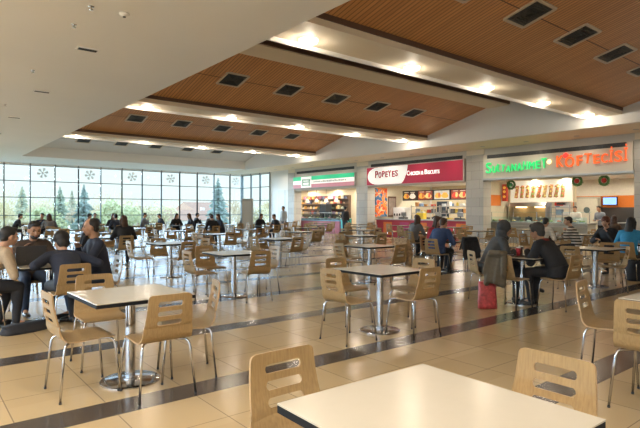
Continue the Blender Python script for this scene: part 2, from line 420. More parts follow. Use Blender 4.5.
struct(MB().bb(XL, WX + .1, WY - .05, WY + .15, 4.25, HC + .25).build('trim_20', WHITE))
struct(MB().bb(WX - .02, WX + .18, 31.6, WY + .1, 4.25, HC + .25).build('trim_21', WHITE))
DECAL = mat('frosted_decal', (.75, .78, .79), .7)
for i, x in enumerate(flake_x):
    b = MB(); sr = .30
    for q in range(6):
        a = q * PI / 3 + .2; d = Vector((math.cos(a), 0, math.sin(a))); nrm = Vector((-math.sin(a), 0, math.cos(a)))
        Rm = Matrix.Rotation(-a, 3, 'Y')
        b.box(d * sr / 2, (sr, .004, .035), rot=Rm)
        for f in (.55, .8):
            for s in (-1, 1):
                b.box(d * sr * f + (d * .5 + nrm * s * .8) * .05, (.13, .004, .03), rot=Matrix.Rotation(-(a + s * R(55)), 3, 'Y'))
        b.ball(d * sr * .95, (.035, .003, .035), 8)
    o = b.build('snowflake_decal', DECAL, loc=(x, WY - .012, 3.80))
    tag(o, 'grey snowflake decal on the upper window panes, %s from the shop corner' % ORD[len(flake_x) - 1 - i], 'decal', 'snowflake decals on the windows')

# ------------------------------------------------------------------ shop wall
YI0, YI1 = 22.3, 28.55; YP0, YP1 = 14.65, 21.35; YS0, YS1 = 7.4, 13.7
XBK = 26.6
struct(MB().bb(WX, WX + .25, YI1 + .75, 31.6, 0, HC).build('wall_right', OFFWHITE))
struct(MB().bb(WX - .02, WX + .02, 28.9, 30.6, 0, 2.95).build('door_1', mat('door_white', (.72, .74, .74), .45)))
for a, b_ in ((29.7, 29.72),): struct(MB().bb(WX - .03, WX - .018, a, b_, 0, 2.95).build('trim_22', mat('seam_grey', (.4, .42, .43), .5)))
for i, (a, b_) in enumerate(((YI1, YI1 + .75), (YP1, YI0), (YS1, YP0), (YS0 - 1.1, YS0))):
    struct(MB().bb(WX - .06, WX + .55, a, b_, 0, 4.1).build('pillar', STONE))
    struct(MB().bb(WX - .03, WX + .25, a, b_, 4.1, HC).build('trim_%d' % (23 + i), CREAM))
struct(MB().bb(WX, WX + .25, YB, YS0 - 1.1, 0, HC).build('wall_right_near', OFFWHITE))
struct(MB().bb(XBK, XBK + .2, YS0 - 1.1, 31.5, 0, HC).build('wall_shops_back', OFFWHITE))
SHOPCEIL = mat('shop_ceiling', (.80, .79, .75), .6)
PARTY = mat('party_wall_cream', (.70, .64, .50), .6)
for a, b_ in ((21.55, 22.05), (14.3, 14.55), (31.3, 31.45), (YS0 - .9, YS0 - .6)): struct(MB().bb(WX + .55, XBK, a, b_, 0, 3.05).build('wall_party', PARTY))
struct(MB().bb(WX + .2, XBK, YS0 - 1, 31.4, 3.05, 3.15).build('ceiling_shops', SHOPCEIL))
FASC = mat('fascia_grey', (.60, .57, .52), .5, vary=.02)
for i, (a, b_) in enumerate(((YI0, YI1), (YP0, YP1), (YS0, YS1))):
    struct(MB().bb(WX, WX + .2, a, b_, 2.86, HC).build('fascia_wall', FASC))
    # louvre strip above each sign
    rt = empty('vent_grille', (WX - (.125 if i == 2 else .01), (a + b_) / 2, 3.95 if i == 2 else 4.07))
    L = b_ - a - .5; g = MB()
    for q in range(3): g.bb(-.015, .0, -L / 2, L / 2, -.05 + q * .04, -.03 + q * .04)
    for q in range(8): g.bb(-.016, .0, -L / 2 + q * L / 7 - .02, -L / 2 + q * L / 7 + .02, -.07, .08)
    g.build('slat', DARKGREY, rt)
    MB().bb(-.006, .004, -L / 2, L / 2, -.075, .085).build('backing', BLACK, rt)
    tag(rt, 'long black air grille above the %s' % ('green white and red striped sign', 'red and white chicken sign', 'green and orange neon lettering')[i], 'grille', 'air grilles over the shop signs')

def text_mesh(body, size, extr=.02, bevel=0., shear=0.):
    c = bpy.data.curves.new('t', 'FONT'); c.body = body; c.size = size; c.extrude = extr; c.bevel_depth = bevel; c.shear = shear; c.align_x = 'CENTER'; c.align_y = 'CENTER'
    o = bpy.data.objects.new('t', c); COL.objects.link(o); dg = bpy.context.evaluated_depsgraph_get()
    me = bpy.data.meshes.new_from_object(o.evaluated_get(dg)); bpy.data.objects.remove(o); bpy.data.curves.remove(c); return me
WALLROT = Matrix.Rotation(-PI / 2, 4, 'Z') @ Matrix.Rotation(PI / 2, 4, 'X')
def wall_text(name, m, parent, items, extr=.02, bevel=0.):
    """items: (text, size, width or None, dy to the right, dz, tilt) -> one mesh, read from the hall"""
    bm = bmesh.new()
    for body, size, width, dx, dz, tilt in items:
        me = text_mesh(body, size, extr, bevel)
        xsv = [v.co.x for v in me.vertices]; w = max(xsv) - min(xsv); sx = (width / w) if width else 1
        me.transform(WALLROT @ Matrix.Translation((dx, dz, 0)) @ Matrix.Rotation(tilt, 4, 'Z') @ Matrix.Diagonal((sx, 1, 1, 1)))
        bm.from_mesh(me); bpy.data.meshes.remove(me)
    me = bpy.data.meshes.new(name); bm.to_mesh(me); bm.free()
    o = bpy.data.objects.new(name, me); COL.objects.link(o); me.materials.append(m); o.parent = parent; return o

# ---- striped sign
yc = (YI0 + YI1) / 2; L = YI1 - YI0 - .05
s = empty('shop_sign', (WX - .12, yc, 3.38))
MB().bb(-.05, .10, -L / 2, L / 2, -.40, .40).build('sign_box', mat('sign_grey', (.5, .5, .5), .4), s)
for nm, z0, z1, m in (('green_band', .12, .38, mat('sign_green', (.02, .42, .20), .4, emit=.35, ecol=(.03, .6, .28))),
                      ('white_band', -.14, .12, mat('sign_white', (.8, .8, .78), .4, emit=.35, ecol=(.9, .9, .86))),
                      ('red_band', -.38, -.14, mat('sign_rose', (.42, .16, .19), .4, emit=.3, ecol=(.6, .25, .3)))):
    MB().bb(-.065, -.045, -L / 2 + .03, L / 2 - .03, z0, z1).build(nm, m, s)
lb = MB().bb(-.085, -.06, 1.05, 2.15, -.36, .36).build('logo_panel', mat('sign_white', (1, 1, 1)), s)
bl = MB()
for q in range(4): bl.bb(-.095, -.08, 1.14, 2.06, .20 - q * .035, .215 - q * .035)
bl.bb(-.095, -.08, 1.2, 2.0, -.02, .03).bb(-.095, -.08, 1.2, 1.28, -.25, .16).bb(-.095, -.08, 1.92, 2.0, -.25, .16).bb(-.095, -.08, 1.3, 1.9, -.22, -.18)
bl.build('logo_mark', mat('logo_green', (.05, .30, .17), .5), lb)
bl = MB()
for q in range(17): bl.bb(-.078, -.062, .75 - q * .19 - .06 - (q % 3) * .02, .75 - q * .19 + .06, -.055, .03 + (q % 2) * .02)
bl.build('lettering', mat('letter_grey', (.45, .47, .46), .5), s)
tag(s, 'long shop sign with green, white and dull red bands and a square logo', 'sign')
# ---- chicken sign
yc = (YP0 + YP1) / 2; L = YP1 - YP0 - .1
s = empty('shop_sign', (WX - .12, yc, 3.44))
MB().bb(-.05, .10, -L / 2, L / 2, -.53, .53).build('sign_box', mat('sign_frame', (.55, .5, .48), .4), s)
MB().bb(-.065, -.045, -L / 2 + .05, L / 2 - .02, -.49, .49).build('red_panel', mat('sign_red', (.33, .012, .05), .35, vary=.08, scale=1.2, emit=.16, ecol=(.6, .02, .05)), s)
def oval(y0, y1, z0, z1, n=28):
    pts = []
    for q in range(n + 1):
        a = -PI / 2 + PI * q / n; pts.append((y0 + .35 * 0 + (y0 - y0) , 0))
    return pts
poly2 = []
yl = L / 2 - .06
for q in range(13):                     # rounded left end (left in the photo is +Y)
    a = -PI / 2 + PI * q / 12; poly2.append((yl - .9 + .85 * math.cos(a) ** .8 if math.cos(a) > 0 else yl - .9, .48 * math.sin(a)))
poly2 += [(yl - 3.05, .48), (yl - 3.02, .30), (yl - 2.95, .05), (yl - 2.85, -.2), (yl - 2.72, -.38), (yl - 2.6, -.48)]
MB().prism(poly2, 'X', -.08, -.06).build('white_panel', mat('sign_white', (1, 1, 1)), s)
red = mat('letter_red', (.42, .02, .06), .4)
its = []; x = -L / 2 + .82
for ch, dz, w in (('P', .02, .23), ('O', -.02, .21), ('P', .03, .20), ('E', 0, .19), ('Y', .03, .22), ('E', -.01, .19), ('S', .02, .2)):
    its.append((ch, .56 if ch == 'P' and x < -L / 2 + 1 else .46, w * 1.0, x, dz + .05, random.uniform(-.08, .08))); x += w + .045
o = wall_text('red_lettering', red, s, its, .01, .012); o.location.x = -.092
o = wall_text('white_lettering', mat('letter_white', (.9, .88, .86), .4, emit=.6), s, [('C', .34, .17, -.16, .03, 0), ('HICKEN', .26, .70, .31, .0, 0), ('&', .26, .15, .80, 0, 0), ('B', .34, .17, 1.03, .03, 0), ('ISCUITS', .26, .74, 1.52, 0, 0)], .008, .006)
o.location.x = -.075
tag(s, 'wide red shop sign with white panel and dark red lettering', 'sign')
# ---- neon sign
yc = (YS0 + YS1) / 2; L = YS1 - YS0 - .05
s = empty('neon_sign', (WX - .1, yc, 3.5))
MB().bb(-.02, .08, -L / 2, L / 2, -.53, .56).build('sign_panel', mat('sign_panel_cream', (.62, .58, .50), .35, vary=.01), s)
MB().bb(-.05, .08, -L / 2 - .04, L / 2 + .04, -.60, -.53).build('lower_rail', STEEL, s)
gr = mat('neon_green', (.01, .25, .08), .4, emit=.95, ecol=(.03, .62, .16)); orr = mat('neon_orange', (.30, .05, .01), .4, emit=.85, ecol=(1, .14, .025))
grb = mat('letter_back_green', (.30, .75, .42), .4, emit=.5, ecol=(.25, 1, .4)); orb = mat('letter_back_orange', (.8, .35, .2), .4, emit=.5, ecol=(1, .35, .15))
its = []; x = -L / 2 + .15
W1 = [('S', .72, .33, .02), ('U', .46, .22, -.05), ('L', .52, .17, 0), ('T', .46, .22, -.02), ('A', .42, .24, -.07), ('N', .46, .25, -.02), ('A', .5, .25, -.02), ('H', .54, .24, .02), ('M', .5, .29, .0), ('E', .5, .22, .02), ('T', .62, .27, .06)]
for ch, sz, w, dz in W1:
    w *= .96; its.append((ch, sz * .95, w * .86, x + w / 2, dz - .1, random.uniform(-.10, .05))); x += w + .03
for nm, mm, off, ex, bv in (('green_lettering', gr, -.07, .03, .002),):
    o = wall_text(nm, mm, s, its, ex, bv); o.location.x = off
its = []; x = .28
W2 = [('K', .66, .30, 0), ('Ö', .58, .38, -.05), ('F', .56, .24, -.02), ('T', .56, .27, .04), ('E', .48, .24, -.01), ('C', .48, .24, .0), ('İ', .62, .11, .04), ('S', .58, .28, .03), ('İ', .66, .11, .07)]
for ch, sz, w, dz in W2:
    w *= 1.07; its.append((ch, sz, w * .86, x + w / 2, dz - .02, random.uniform(-.06, .06))); x += w + .045
for nm, mm, off, ex, bv in (('orange_lettering', orr, -.07, .03, .004),):
    o = wall_text(nm, mm, s, its, ex, bv); o.location.x = off
sb = MB().ball((-.09, -.02 - .0, .02), (.02, .10, .10), 14); sb.build('spark', mat('neon_yellow', (1, .7, .4), .4, emit=1.6, ecol=(1, .62, .3)), s)
rb = MB().ball((-.10, -.70, .22), (.03, .10, .10), 14); rb.build('red_ball', mat('neon_red', (.8, .03, .02), .4, emit=1.6, ecol=(1, .03, .02)), s)
tag(s, 'cream shop sign with glowing green and orange neon lettering', 'sign')

# ------------------------------------------------------------------ shop interiors
def shop_light(x, y, power, col, label):
    rt = empty('shop_ceiling_light', (x, y, 3.05))
    MB().lathe([(.10, -.001), (.15, -.001), (.15, -.012), (.11, -.016), (.10, -.01)]).build('trim_ring', WHITE, rt, True)
    MB().cyl((0, 0, -.004), .105, .006, 16).build('lamp_disc', LAMPGLOW, rt)
    area_lamp('lamp', (0, 0, -.03), power, .2, col, rt, spread=3.0)
    tag(rt, label, 'light', 'ceiling lights inside the shops')
for i, y in enumerate((24.4, 27.0, 29.6)):
    for j, x in enumerate((21.7, 22.7)):
        shop_light(x, y, 46, (1, .9, .75), 'ceiling downlight inside the striped-sign dessert shop, %s from the right, %s row' % (ORD[i], ('front', 'back')[j]))
for i, y in enumerate((15.8, 18.0, 20.2)):
    for j, x in enumerate((21.9, 24.8)):
        shop_light(x, y, 46, (1, .92, .78), 'ceiling downlight inside the chicken shop, %s from the right, %s row' % (ORD[i], ('front', 'back')[j]))
for i, y in enumerate((8.3, 9.8, 11.3, 12.8)):
    for j, x in enumerate((21.8, 23.6, 25.4)):
        shop_light(x, y, 15, (1, .88, .68), 'ceiling downlight inside the neon-sign grill shop, %s from the right, %s row' % (ORD[i], ('front', 'middle', 'back')[j]))

# ---- dessert shop (striped sign)
CREAMWALL = mat('shop_cream_wall', (.72, .62, .44), .6)
struct(MB().bb(23.3, 23.4, 22.05, 31.3, 0, 3.05).build('wall_dessert_back', CREAMWALL))
rt = empty('display_counter', (21.75, 27.2, 0))
MB().bb(-.3, .5, -2.6, 2.75, 0.0, .82, .02).build('base', mat('counter_plum', (.36, .10, .15), .3), rt)
MB().bb(-.34, .55, -2.65, 2.8, .82, .88, .01).build('worktop', mat('counter_blue', (.25, .45, .62), .25), rt)
g = MB().prism([(-.28, .88), (.5, .88), (.5, 1.34), (.1, 1.34)], 'Y', -2.5, 2.6)
gl = g.build('glass_case', CASEGLASS, rt)
MB().bb(.05, .52, -2.52, 2.62, 1.34, 1.37).build('case_top', STEEL, rt)
tag(rt, 'long dessert counter with plum base and slanted glass case', 'counter')
TUBC = [(.8, .62, .55), (.85, .8, .62), (.5, .2, .12), (.75, .35, .4), (.6, .75, .5), (.35, .18, .10), (.85, .7, .3)]
for i in range(12):
    y = 27.2 - 2.3 + i * .42
    rt = empty('dessert_tub', (21.92, y, .885))
    c = TUBC[i % 7]
    MB().lathe([(.13, 0), (.16, .11), (.165, .115), (.15, .10)], n=16).build('tub', STEEL, rt, True)
    b = MB(); b.ball((0, 0, .10), (.145, .145, .07), 12); b.ball((.03, .04, .14), (.07, .07, .05), 10); b.ball((-.04, -.03, .14), (.08, .06, .05), 10)
    b.build('scoops', mat('dessert_%d' % (i % 7), c, .6, vary=.1, scale=30), rt, True)
    tag(rt, 'tub of coloured dessert in the glass case, %s from the right' % ORD[i], 'tub', 'dessert tubs in the glass case')
# wall shelves with small boxes
SHELFC = [(.55, .10, .07), (.75, .6, .3), (.12, .16, .10), (.7, .68, .6), (.35, .12, .20), (.8, .42, .12), (.1, .12, .2), (.5, .32, .2)]
rt = empty('wall_shelf', (23.08, 28.1, 0))
bk = MB().bb(-.02, .2, -2.55, 2.6, .3, 2.55).build('back_panel', mat('shelf_brown', (.13, .08, .055), .5), rt)
for z in (1.25, 1.62, 1.99, 2.32): MB().bb(-.28, 0, -2.55, 2.6, z - .03, z).build('shelf', mat('shelf_brown', (.1, .1, .1)), rt)
tag(rt, 'dark brown wall shelves on the back wall of the dessert shop', 'shelf')
rr = random.Random(3)
k = 0
for r_, z in enumerate((1.25, 1.62, 1.99, 2.32)):
    y = 28.1 + 2.4
    i = 0
    while y > 28.1 - 2.35:
        w = rr.uniform(.13, .26); h = rr.uniform(.12, .27)
        c = rr.randrange(8)
        kind = rr.random()
        if kind < .6:
            b = MB().box((0, 0, h / 2), (.16, w, h), bev=.012); nm = 'packet'
        else:
            b = MB().lathe([(w * .4, 0), (w * .42, h * .65), (w * .2, h * .8), (w * .18, h), (w * .1, h)], n=12); nm = 'jar'
        o = b.build(nm, mat('pack_%d' % c, SHELFC[c], .5, vary=.15, scale=18), None, loc=(22.93, y - w / 2, z + .001))
        tag(o, 'small %s on the %s dessert shop shelf, %s from the left' % (('box' if nm == 'packet' else 'jar'), ('lowest', 'second', 'third', 'top')[r_], ORD[i] if i < 14 else ('fifteenth', 'sixteenth', 'seventeenth', 'eighteenth', 'nineteenth', 'twentieth', 'twenty-first', 'twenty-second', 'twenty-third')[i - 14]), 'jar' if nm == 'jar' else 'box', 'jars and boxes on the shelves')
        y -= w + rr.uniform(.04, .14); i += 1
rt = empty('tall_fridge', (22.5, 27.3, 0))
MB().bb(-.25, .25, -.36, .36, .05, 1.95, .02).build('cabinet', mat('door_dark', (.05, .06, .075), .4), rt); MB().bb(-.27, -.25, -.32, .32, .12, 1.88).build('door', mat('fridge_door', (.03, .04, .055), .15), rt); MB().bb(-.30, -.27, -.29, -.26, .8, 1.3).build('handle', STEEL, rt); MB().bb(-.22, .22, -.33, .33, 0, .05).build('plinth', BLACK, rt)
tag(rt, 'tall dark fridge cabinet in front of the dessert shop shelves', 'fridge')
for i in range(5):
    y = 25.0 + i * 1.02
    rt = empty('pendant_lamp', (21.5, y, 2.12))
    MB().tube([(0, 0, .18), (0, 0, .93)], .012, 6).build('cord', BLACK, rt)
    MB().lathe([(.03, .18), (.10, .12), (.15, -.06), (.14, -.06), (.09, .10), (.03, .15)], n=20).build('lamp_shade', mat('shade_white', (.85, .82, .74), .4, emit=.5, ecol=(1, .85, .6)), rt, True)
    MB().ball((0, 0, -.01), .055, 12).build('bulb', mat('bulb_glow', (1, .9, .7), .4, emit=6, ecol=(1, .85, .6)), rt, True)
    tag(rt, 'white pendant lamp over the dessert counter, %s from the right' % ORD[i], 'lamp', 'pendant lamps in the dessert shop')
rt = empty('cash_desk', (21.6, 24.15, 0))
MB().bb(-.2, .2, -.3, .3, 0, 1.0, .02).build('cabinet', mat('cash_turquoise', (.05, .45, .48), .4), rt)
MB().bb(-.22, .22, -.32, .32, 1.0, 1.04, .01).build('worktop', WHITE, rt)
tag(rt, 'small turquoise cabinet at the right end of the dessert counter', 'cabinet')

# ---- chicken shop (red sign)
struct(MB().bb(XBK - .06, XBK, YP0, YP1, 0, 3.05).build('wall_chicken_back', CREAMWALL))
rt = empty('service_counter', (21.7, 17.8, 0))
RD = mat('counter_red', (.42, .03, .06), .3, vary=.05, scale=1)
MB().bb(-.35, .35, -3.05, 3.45, 0, .98, .02).build('base', RD, rt)
MB().bb(-.42, .40, -3.1, 3.5, .98, 1.04, .012).build('worktop', STEEL, rt)
for q in range(5):
    MB().bb(-.365, -.345, -2.8 + q * 1.25, -2.15 + q * 1.25, .12, .86).build('front_panel', mat('counter_orange', (.70, .18, .03), .35) if q % 2 == 0 else mat('counter_plumred', (.40, .04, .16), .35), rt)
tag(rt, 'red and orange service counter below the chicken menu boards', 'counter')
FOODC = [(.85, .45, .08), (.8, .62, .25), (.55, .16, .05), (.85, .8, .7), (.7, .08, .05), (.35, .42, .1)]
def menu_board(name, X, y0, y1, z0, z1, seed, label, grp, bgcol, frame=BLACK):
    rr = random.Random(seed)
    rt = empty(name, (X, (y0 + y1) / 2, (z0 + z1) / 2)); w = y1 - y0; h = z1 - z0
    MB().bb(-.03, .05, -w / 2, w / 2, -h / 2, h / 2, .01).build('frame', frame, rt)
    MB().bb(-.04, -.028, -w / 2 + .05, w / 2 - .05, -h / 2 + .05, h / 2 - .05).build('lit_panel', bgcol, rt)
    n = max(2, int(w / .42))
    for q in range(n):
        y = -w / 2 + .1 + (w - .2) * (q + .5) / n; c = rr.randrange(6)
        b = MB(); s = min(.42 * h, .42 * w / n)
        b.ball((-.045, y, -.10 * h), (.012, s, s * .55), 12)
        b.ball((-.05, y + s * .2, .02 * h), (.012, s * .55, s * .5), 10)
        b.mi = 1; b.ball((-.052, y - s * .3, -.02 * h), (.012, s * .4, s * .6), 10)
        b.mi = 2; b.bb(-.05, -.042, y - s * .7, y + s * .7, .30 * h, .36 * h)
        c2 = rr.randrange(6)
        b.build('food_picture', [mat('food_%d' % c, FOODC[c], .5, emit=.35, ecol=FOODC[c]), mat('food_%d' % c2, FOODC[c2], .5, emit=.35, ecol=FOODC[c2]), mat('pic_caption', (.75, .7, .6), .5, emit=.3)], rt, True)
    tag(rt, label, 'menu board', grp); return rt
MB_DARK = mat('menu_dark', (.07, .05, .045), .4, emit=.08)
MB_RED = mat('menu_redbrown', (.32, .07, .04), .4, emit=.2)
MB_LIGHT = mat('menu_pale', (.62, .62, .58), .4, emit=.3)
ya = 21.5; yb = 16.7
for i in range(4):
    a = ya + (yb - ya) * i / 4; b_ = ya + (yb - ya) * (i + 1) / 4
    menu_board('menu_board', 23.9, min(a, b_) + .02, max(a, b_) - .02, 2.12, 2.72, i, 'lit menu board with food pictures in the chicken shop, %s from the left' % ORD[i], 'chicken menu boards', (MB_DARK, MB_RED, MB_LIGHT, MB_RED)[i])
# poster and framed picture
def poster_mat():
    m = bpy.data.materials.new('poster_print'); m.use_nodes = True; nt = m.node_tree; b = nt.nodes['Principled BSDF']
    tc = nt.nodes.new('ShaderNodeTexCoord'); nz = nt.nodes.new('ShaderNodeTexNoise'); nz.inputs['Scale'].default_value = 2.2; nz.inputs['Distortion'].default_value = 1.2; nz.inputs['Detail'].default_value = 1
    rp = nt.nodes.new('ShaderNodeValToRGB'); rp.color_ramp.interpolation = 'CONSTANT'; el = rp.color_ramp.elements
    el[0].color = (.03, .09, .22, 1); el[1].position = .40; el[1].color = (.10, .24, .40, 1)
    for p_, c in ((.46, (.80, .24, .03)), (.53, (.62, .05, .02)), (.60, (.85, .62, .35)), (.66, (.75, .16, .02))):
        e = el.new(p_); e.color = (*c, 1)
    nt.links.new(tc.outputs['Object'], nz.inputs['Vector']); nt.links.new(nz.outputs['Fac'], rp.inputs[0]); nt.links.new(rp.outputs[0], b.inputs['Base Color']); b.inputs['Roughness'].default_value = .45
    return m
rt = empty('wall_poster', (22.0, 21.48, 0), PI / 2)
MB().bb(-.02, .06, -.48, .48, 1.15, 2.85).build('panel', poster_mat(), rt)
tag(rt, 'tall orange, red and blue poster at the left end of the chicken shop', 'poster')
rt = empty('framed_picture', (22.98, 21.535, 1.75), PI / 2)
MB().bb(-.025, .01, -.36, .36, -.62, .62, .01).build('frame', mat('frame_brown', (.12, .06, .04), .5), rt)
MB().bb(-.032, -.02, -.29, .29, -.52, .52).build('picture', mat('picture_grey', (.35, .28, .24), .5, vary=.25, scale=5), rt)
tag(rt, 'brown framed picture on the cream partition of the chicken shop', 'picture')
# kitchen
def kitchen_unit(x, y, L, label, levels=(.9, 1.35, 1.75), seed=1):
    rr = random.Random(seed); rt = empty('kitchen_rack', (x, y, 0))
    for sy in (-1, 1):
        for sx in (-1, 1): MB().bb(sx * .25 - .02, sx * .25 + .02, sy * (L / 2 - .03) - .02, sy * (L / 2 - .03) + .02, 0, levels[-1] + .1).build('post', STEEL, rt)
    for z in levels: MB().bb(-.28, .28, -L / 2, L / 2, z - .02, z + .02).build('shelf', STEEL, rt)
    MB().bb(-.26, .26, -L / 2 + .03, L / 2 - .03, .1, .86).build('cabinet', mat('kitchen_steel_dark', (.30, .31, .32), .35, .8), rt)
    tag(rt, label, 'rack')
    n = 0
    for z in levels:
        yy = -L / 2 + .1
        while yy < L / 2 - .2:
            w = rr.uniform(.14, .3); h = rr.uniform(.12, .26); c = rr.choice([(.75, .75, .72), (.7, .55, .1), (.62, .3, .1), (.6, .08, .05), (.7, .7, .72), (.2, .3, .45), (.15, .15, .16)])
            b = MB()
            if rr.random() < .5: b.box((0, 0, h / 2), (.24, w, h), bev=.015)
            else: b.lathe([(w * .38, 0), (w * .45, h * .8), (w * .46, h), (w * .3, h)], n=12)
            o = b.build('container', mat('cont_%s' % ''.join('%02d' % int(v * 99) for v in c), c, .4, vary=.08), None, loc=(x - .08, y + yy + w / 2, z + .021))
            tag(o, '%s kitchen container on the %s, %s from its right end' % (('lower', 'middle', 'upper')[levels.index(z)] + ' shelf', label.replace('stainless ', ''), ORD[n % 14]) if 0 else '%s container, %s shelf of %s' % (ORD[n % 14], ('lower', 'middle', 'upper')[levels.index(z)], label), 'container', 'containers in the ' + label)
            yy += w + rr.uniform(.05, .2); n += 1
        n = 0
    return rt
kitchen_unit(24.6, 20.3, 1.8, 'stainless rack left in the chicken kitchen', seed=5)
kitchen_unit(24.6, 18.0, 1.9, 'stainless rack right in the chicken kitchen', seed=9)
struct(MB().bb(XBK - .12, XBK - .05, 20.0, 20.9, 0, 2.1).build('door_3', mat('door_blueblack', (.03, .05, .08), .4)))
struct(MB().bb(25.4, 25.5, onx(411, 210, 25.4)[1], onx(404, 210, 25.4)[1], 0, 2.1).build('door_4', mat('door_blueblack', (.03, .05, .08))))
rt = empty('yellow_dispenser', (21.8, 18.25, 1.04))
b = MB(); b.box((0, 0, .17), (.3, .5, .34), bev=.03); b.build('body', mat('dispenser_yellow', (.78, .58, .05), .35), rt)
MB().box((0, 0, .38), (.24, .44, .08), bev=.02).build('lid', mat('dispenser_lid', (.6, .6, .58), .3), rt)
MB().box((-.17, 0, .1), (.05, .1, .06), bev=.01).build('tap', BLACK, rt)
tag(rt, 'bright yellow dispenser on the chicken counter', 'dispenser')
for i, y in enumerate((19.6, 17.2, 15.8)):
    rt = empty('cash_register', (21.85, y, 1.04))
    MB().box((0, 0, .05), (.36, .4, .1), bev=.015).build('base', DARKGREY, rt)
    MB().box((.05, 0, .26), (.05, .36, .26), rot=Matrix.Rotation(R(-12), 3, 'Y'), bev=.012).build('screen', mat('register_grey', (.35, .36, .38), .4), rt)
    MB().cyl((.05, 0, .13), .03, .1, 12).build('neck', DARKGREY, rt)
    tag(rt, 'grey cash register on the chicken counter, %s from the left' % ORD[i], 'cash register', 'cash registers on the chicken counter')
rt = empty('drinks_machine', (23.2, 20.9, 0))
MB().bb(-.3, .3, -.45, .45, 0, 1.0, .02).build('cabinet', STEEL, rt); MB().bb(-.32, .3, -.45, .45, 1.0, 1.7, .03).build('head', mat('machine_white', (.7, .72, .74), .35), rt)
for q in range(4): MB().bb(-.36, -.3, -.34 + q * .2, -.26 + q * .2, 1.2, 1.34, .01).build('nozzle', BLACK, rt)
tag(rt, 'white and steel drinks machine behind the left of the chicken counter', 'machine')

# ---- grill shop (neon sign)
struct(MB().bb(XBK - .06, XBK, YS0 - .6, 14.3, 0, 3.05).build('wall_grill_back', mat('grill_wall', (.72, .68, .60), .6)))
BAND = mat('orange_band', (.72, .20, .025), .4)
yb0 = YS0; yb1 = onx(573, 200, 26.5)[1]
struct(MB().bb(XBK - .09, XBK - .05, yb0, yb1, 1.68, 2.24).build('trim_30', BAND))
struct(MB().bb(XBK - .09, XBK - .05, yb0, yb1, .9, 1.68).build('trim_31', mat('dark_tile_band', (.05, .045, .045), .3)))
struct(MB().bb(WX + .6, XBK - .1, YS0 - .6, YS0 - .57, 1.68, 2.24).build('trim_32', BAND))
# white kitchen door with a round window
yd0 = onx(597, 210, 26.3)[1]; yd1 = onx(576, 210, 26.3)[1]
d = struct(MB().bb(26.36, 26.5, min(yd0, yd1), max(yd0, yd1), 0, 2.12).build('door_5', mat('door_cream', (.72, .70, .62), .45)))
pw = MB().cyl((26.35, (yd0 + yd1) / 2 , 1.55), .15, .04, 24, axis='X').build('round_window', mat('door_window', (.15, .2, .22), .1), d)
fr = MB(); ym = (yd0 + yd1) / 2; hw = abs(yd1 - yd0) / 2 + .05
fr.bb(26.33, 26.5, ym - hw - .06, ym - hw, 0, 2.2).bb(26.33, 26.5, ym + hw, ym + hw + .06, 0, 2.2).bb(26.33, 26.5, ym - hw, ym + hw, 2.12, 2.2)
fr.build('door_frame', mat('door_frame_grey', (.5, .48, .42), .4), d)
# wide picture menu
ya = 14.1; yb = 11.02
rt = empty('picture_menu', (23.7, (ya + yb) / 2, 2.42)); w = abs(ya - yb)
MB().bb(0, .08, -w / 2, w / 2, -.50, .56, .01).build('panel', mat('menu_white', (.75, .70, .60), .4, emit=.35, ecol=(1, .9, .7)), rt)
rr = random.Random(11)
for q in range(9):
    y = w / 2 - .35 - q * (w - .6) / 8.6
    b = MB(); b.box((-.006, y, .02), (.012, .16, .62), rot=Matrix.Rotation(R(rr.uniform(6, 14)), 3, 'X'))
    for t in range(5): b.ball((-.014, y + .03 * math.sin(t * 2), -.24 + t * .12), (.012, .075, .05), 8)
    c = [(.45, .20, .08), (.72, .48, .16), (.62, .38, .16), (.40, .42, .12), (.58, .24, .10)][rr.randrange(5)]
    b.mi = 1
    for t in range(3): b.ball((-.02, y + rr.uniform(-.06, .06), -.2 + t * .2), (.01, .05, .045), 8)
    c2 = [(.7, .12, .05), (.35, .45, .1), (.8, .65, .2)][rr.randrange(3)]
    b.build('food_picture', [mat('kebab_%02d' % int(c[0] * 99), c, .5, emit=.15), mat('garnish_%02d' % int(c2[0] * 99), c2, .5, emit=.15)], rt, True)
tag(rt, 'long white lit menu panel with a row of nine food pictures', 'menu board')
struct(MB().bb(23.79, 23.9, min(ya, yb) - .1, 14.3, 1.9, 3.05).build('partition_upper', CREAMWALL))
rt = empty('red_banner', (23.15, 14.1, 2.4)); MB().bb(-.01, .15, -.12, .12, -.42, .42).build('panel', mat('banner_red', (.45, .05, .03), .5, emit=.1), rt)
for z in (-.2, .05, .25): MB().ball((-.014, 0, z), (.008, .08, .07), 10).build('picture', mat('food_0', FOODC[0]), rt)
tag(rt, 'narrow dark red banner left of the long food picture menu', 'banner')
struct(MB().bb(21.4, 23.1, 14.26, 14.3, 1.75, 2.28).build('trim_33', BAND))
# serving counter with glass shelf, food trays
rt = empty('food_counter', (22.3, 11.85, 0))
MB().bb(-.4, .4, -2.3, 2.4, 0, .92, .02).build('base', mat('counter_grey', (.45, .46, .45), .35), rt)
MB().bb(-.48, .45, -2.35, 2.45, .92, .97, .01).build('worktop', STEEL, rt)
MB().bb(-.46, -.45, -2.3, 2.4, .97, 1.22).build('glass_front', CASEGLASS, rt)
MB().bb(-.50, -.05, -2.3, 2.4, 1.42, 1.45).build('glass_shelf', CASEGLASS, rt)
for q in range(5): MB().cyl((-.1, -2.25 + q * 1.15, 1.2), .018, .48, 10).build('post', CHROME, rt)
MB().bb(-.70, -.48, -2.3, 2.4, .80, .83).build('tray_rail', STEEL, rt)
tag(rt, 'long grey serving counter with glass shelf below the food pictures', 'counter')
SAL = [(.35, .5, .12), (.7, .15, .06), (.75, .7, .5), (.6, .42, .15), (.2, .3, .08), (.8, .75, .68), (.45, .2, .1), (.7, .5, .1)]
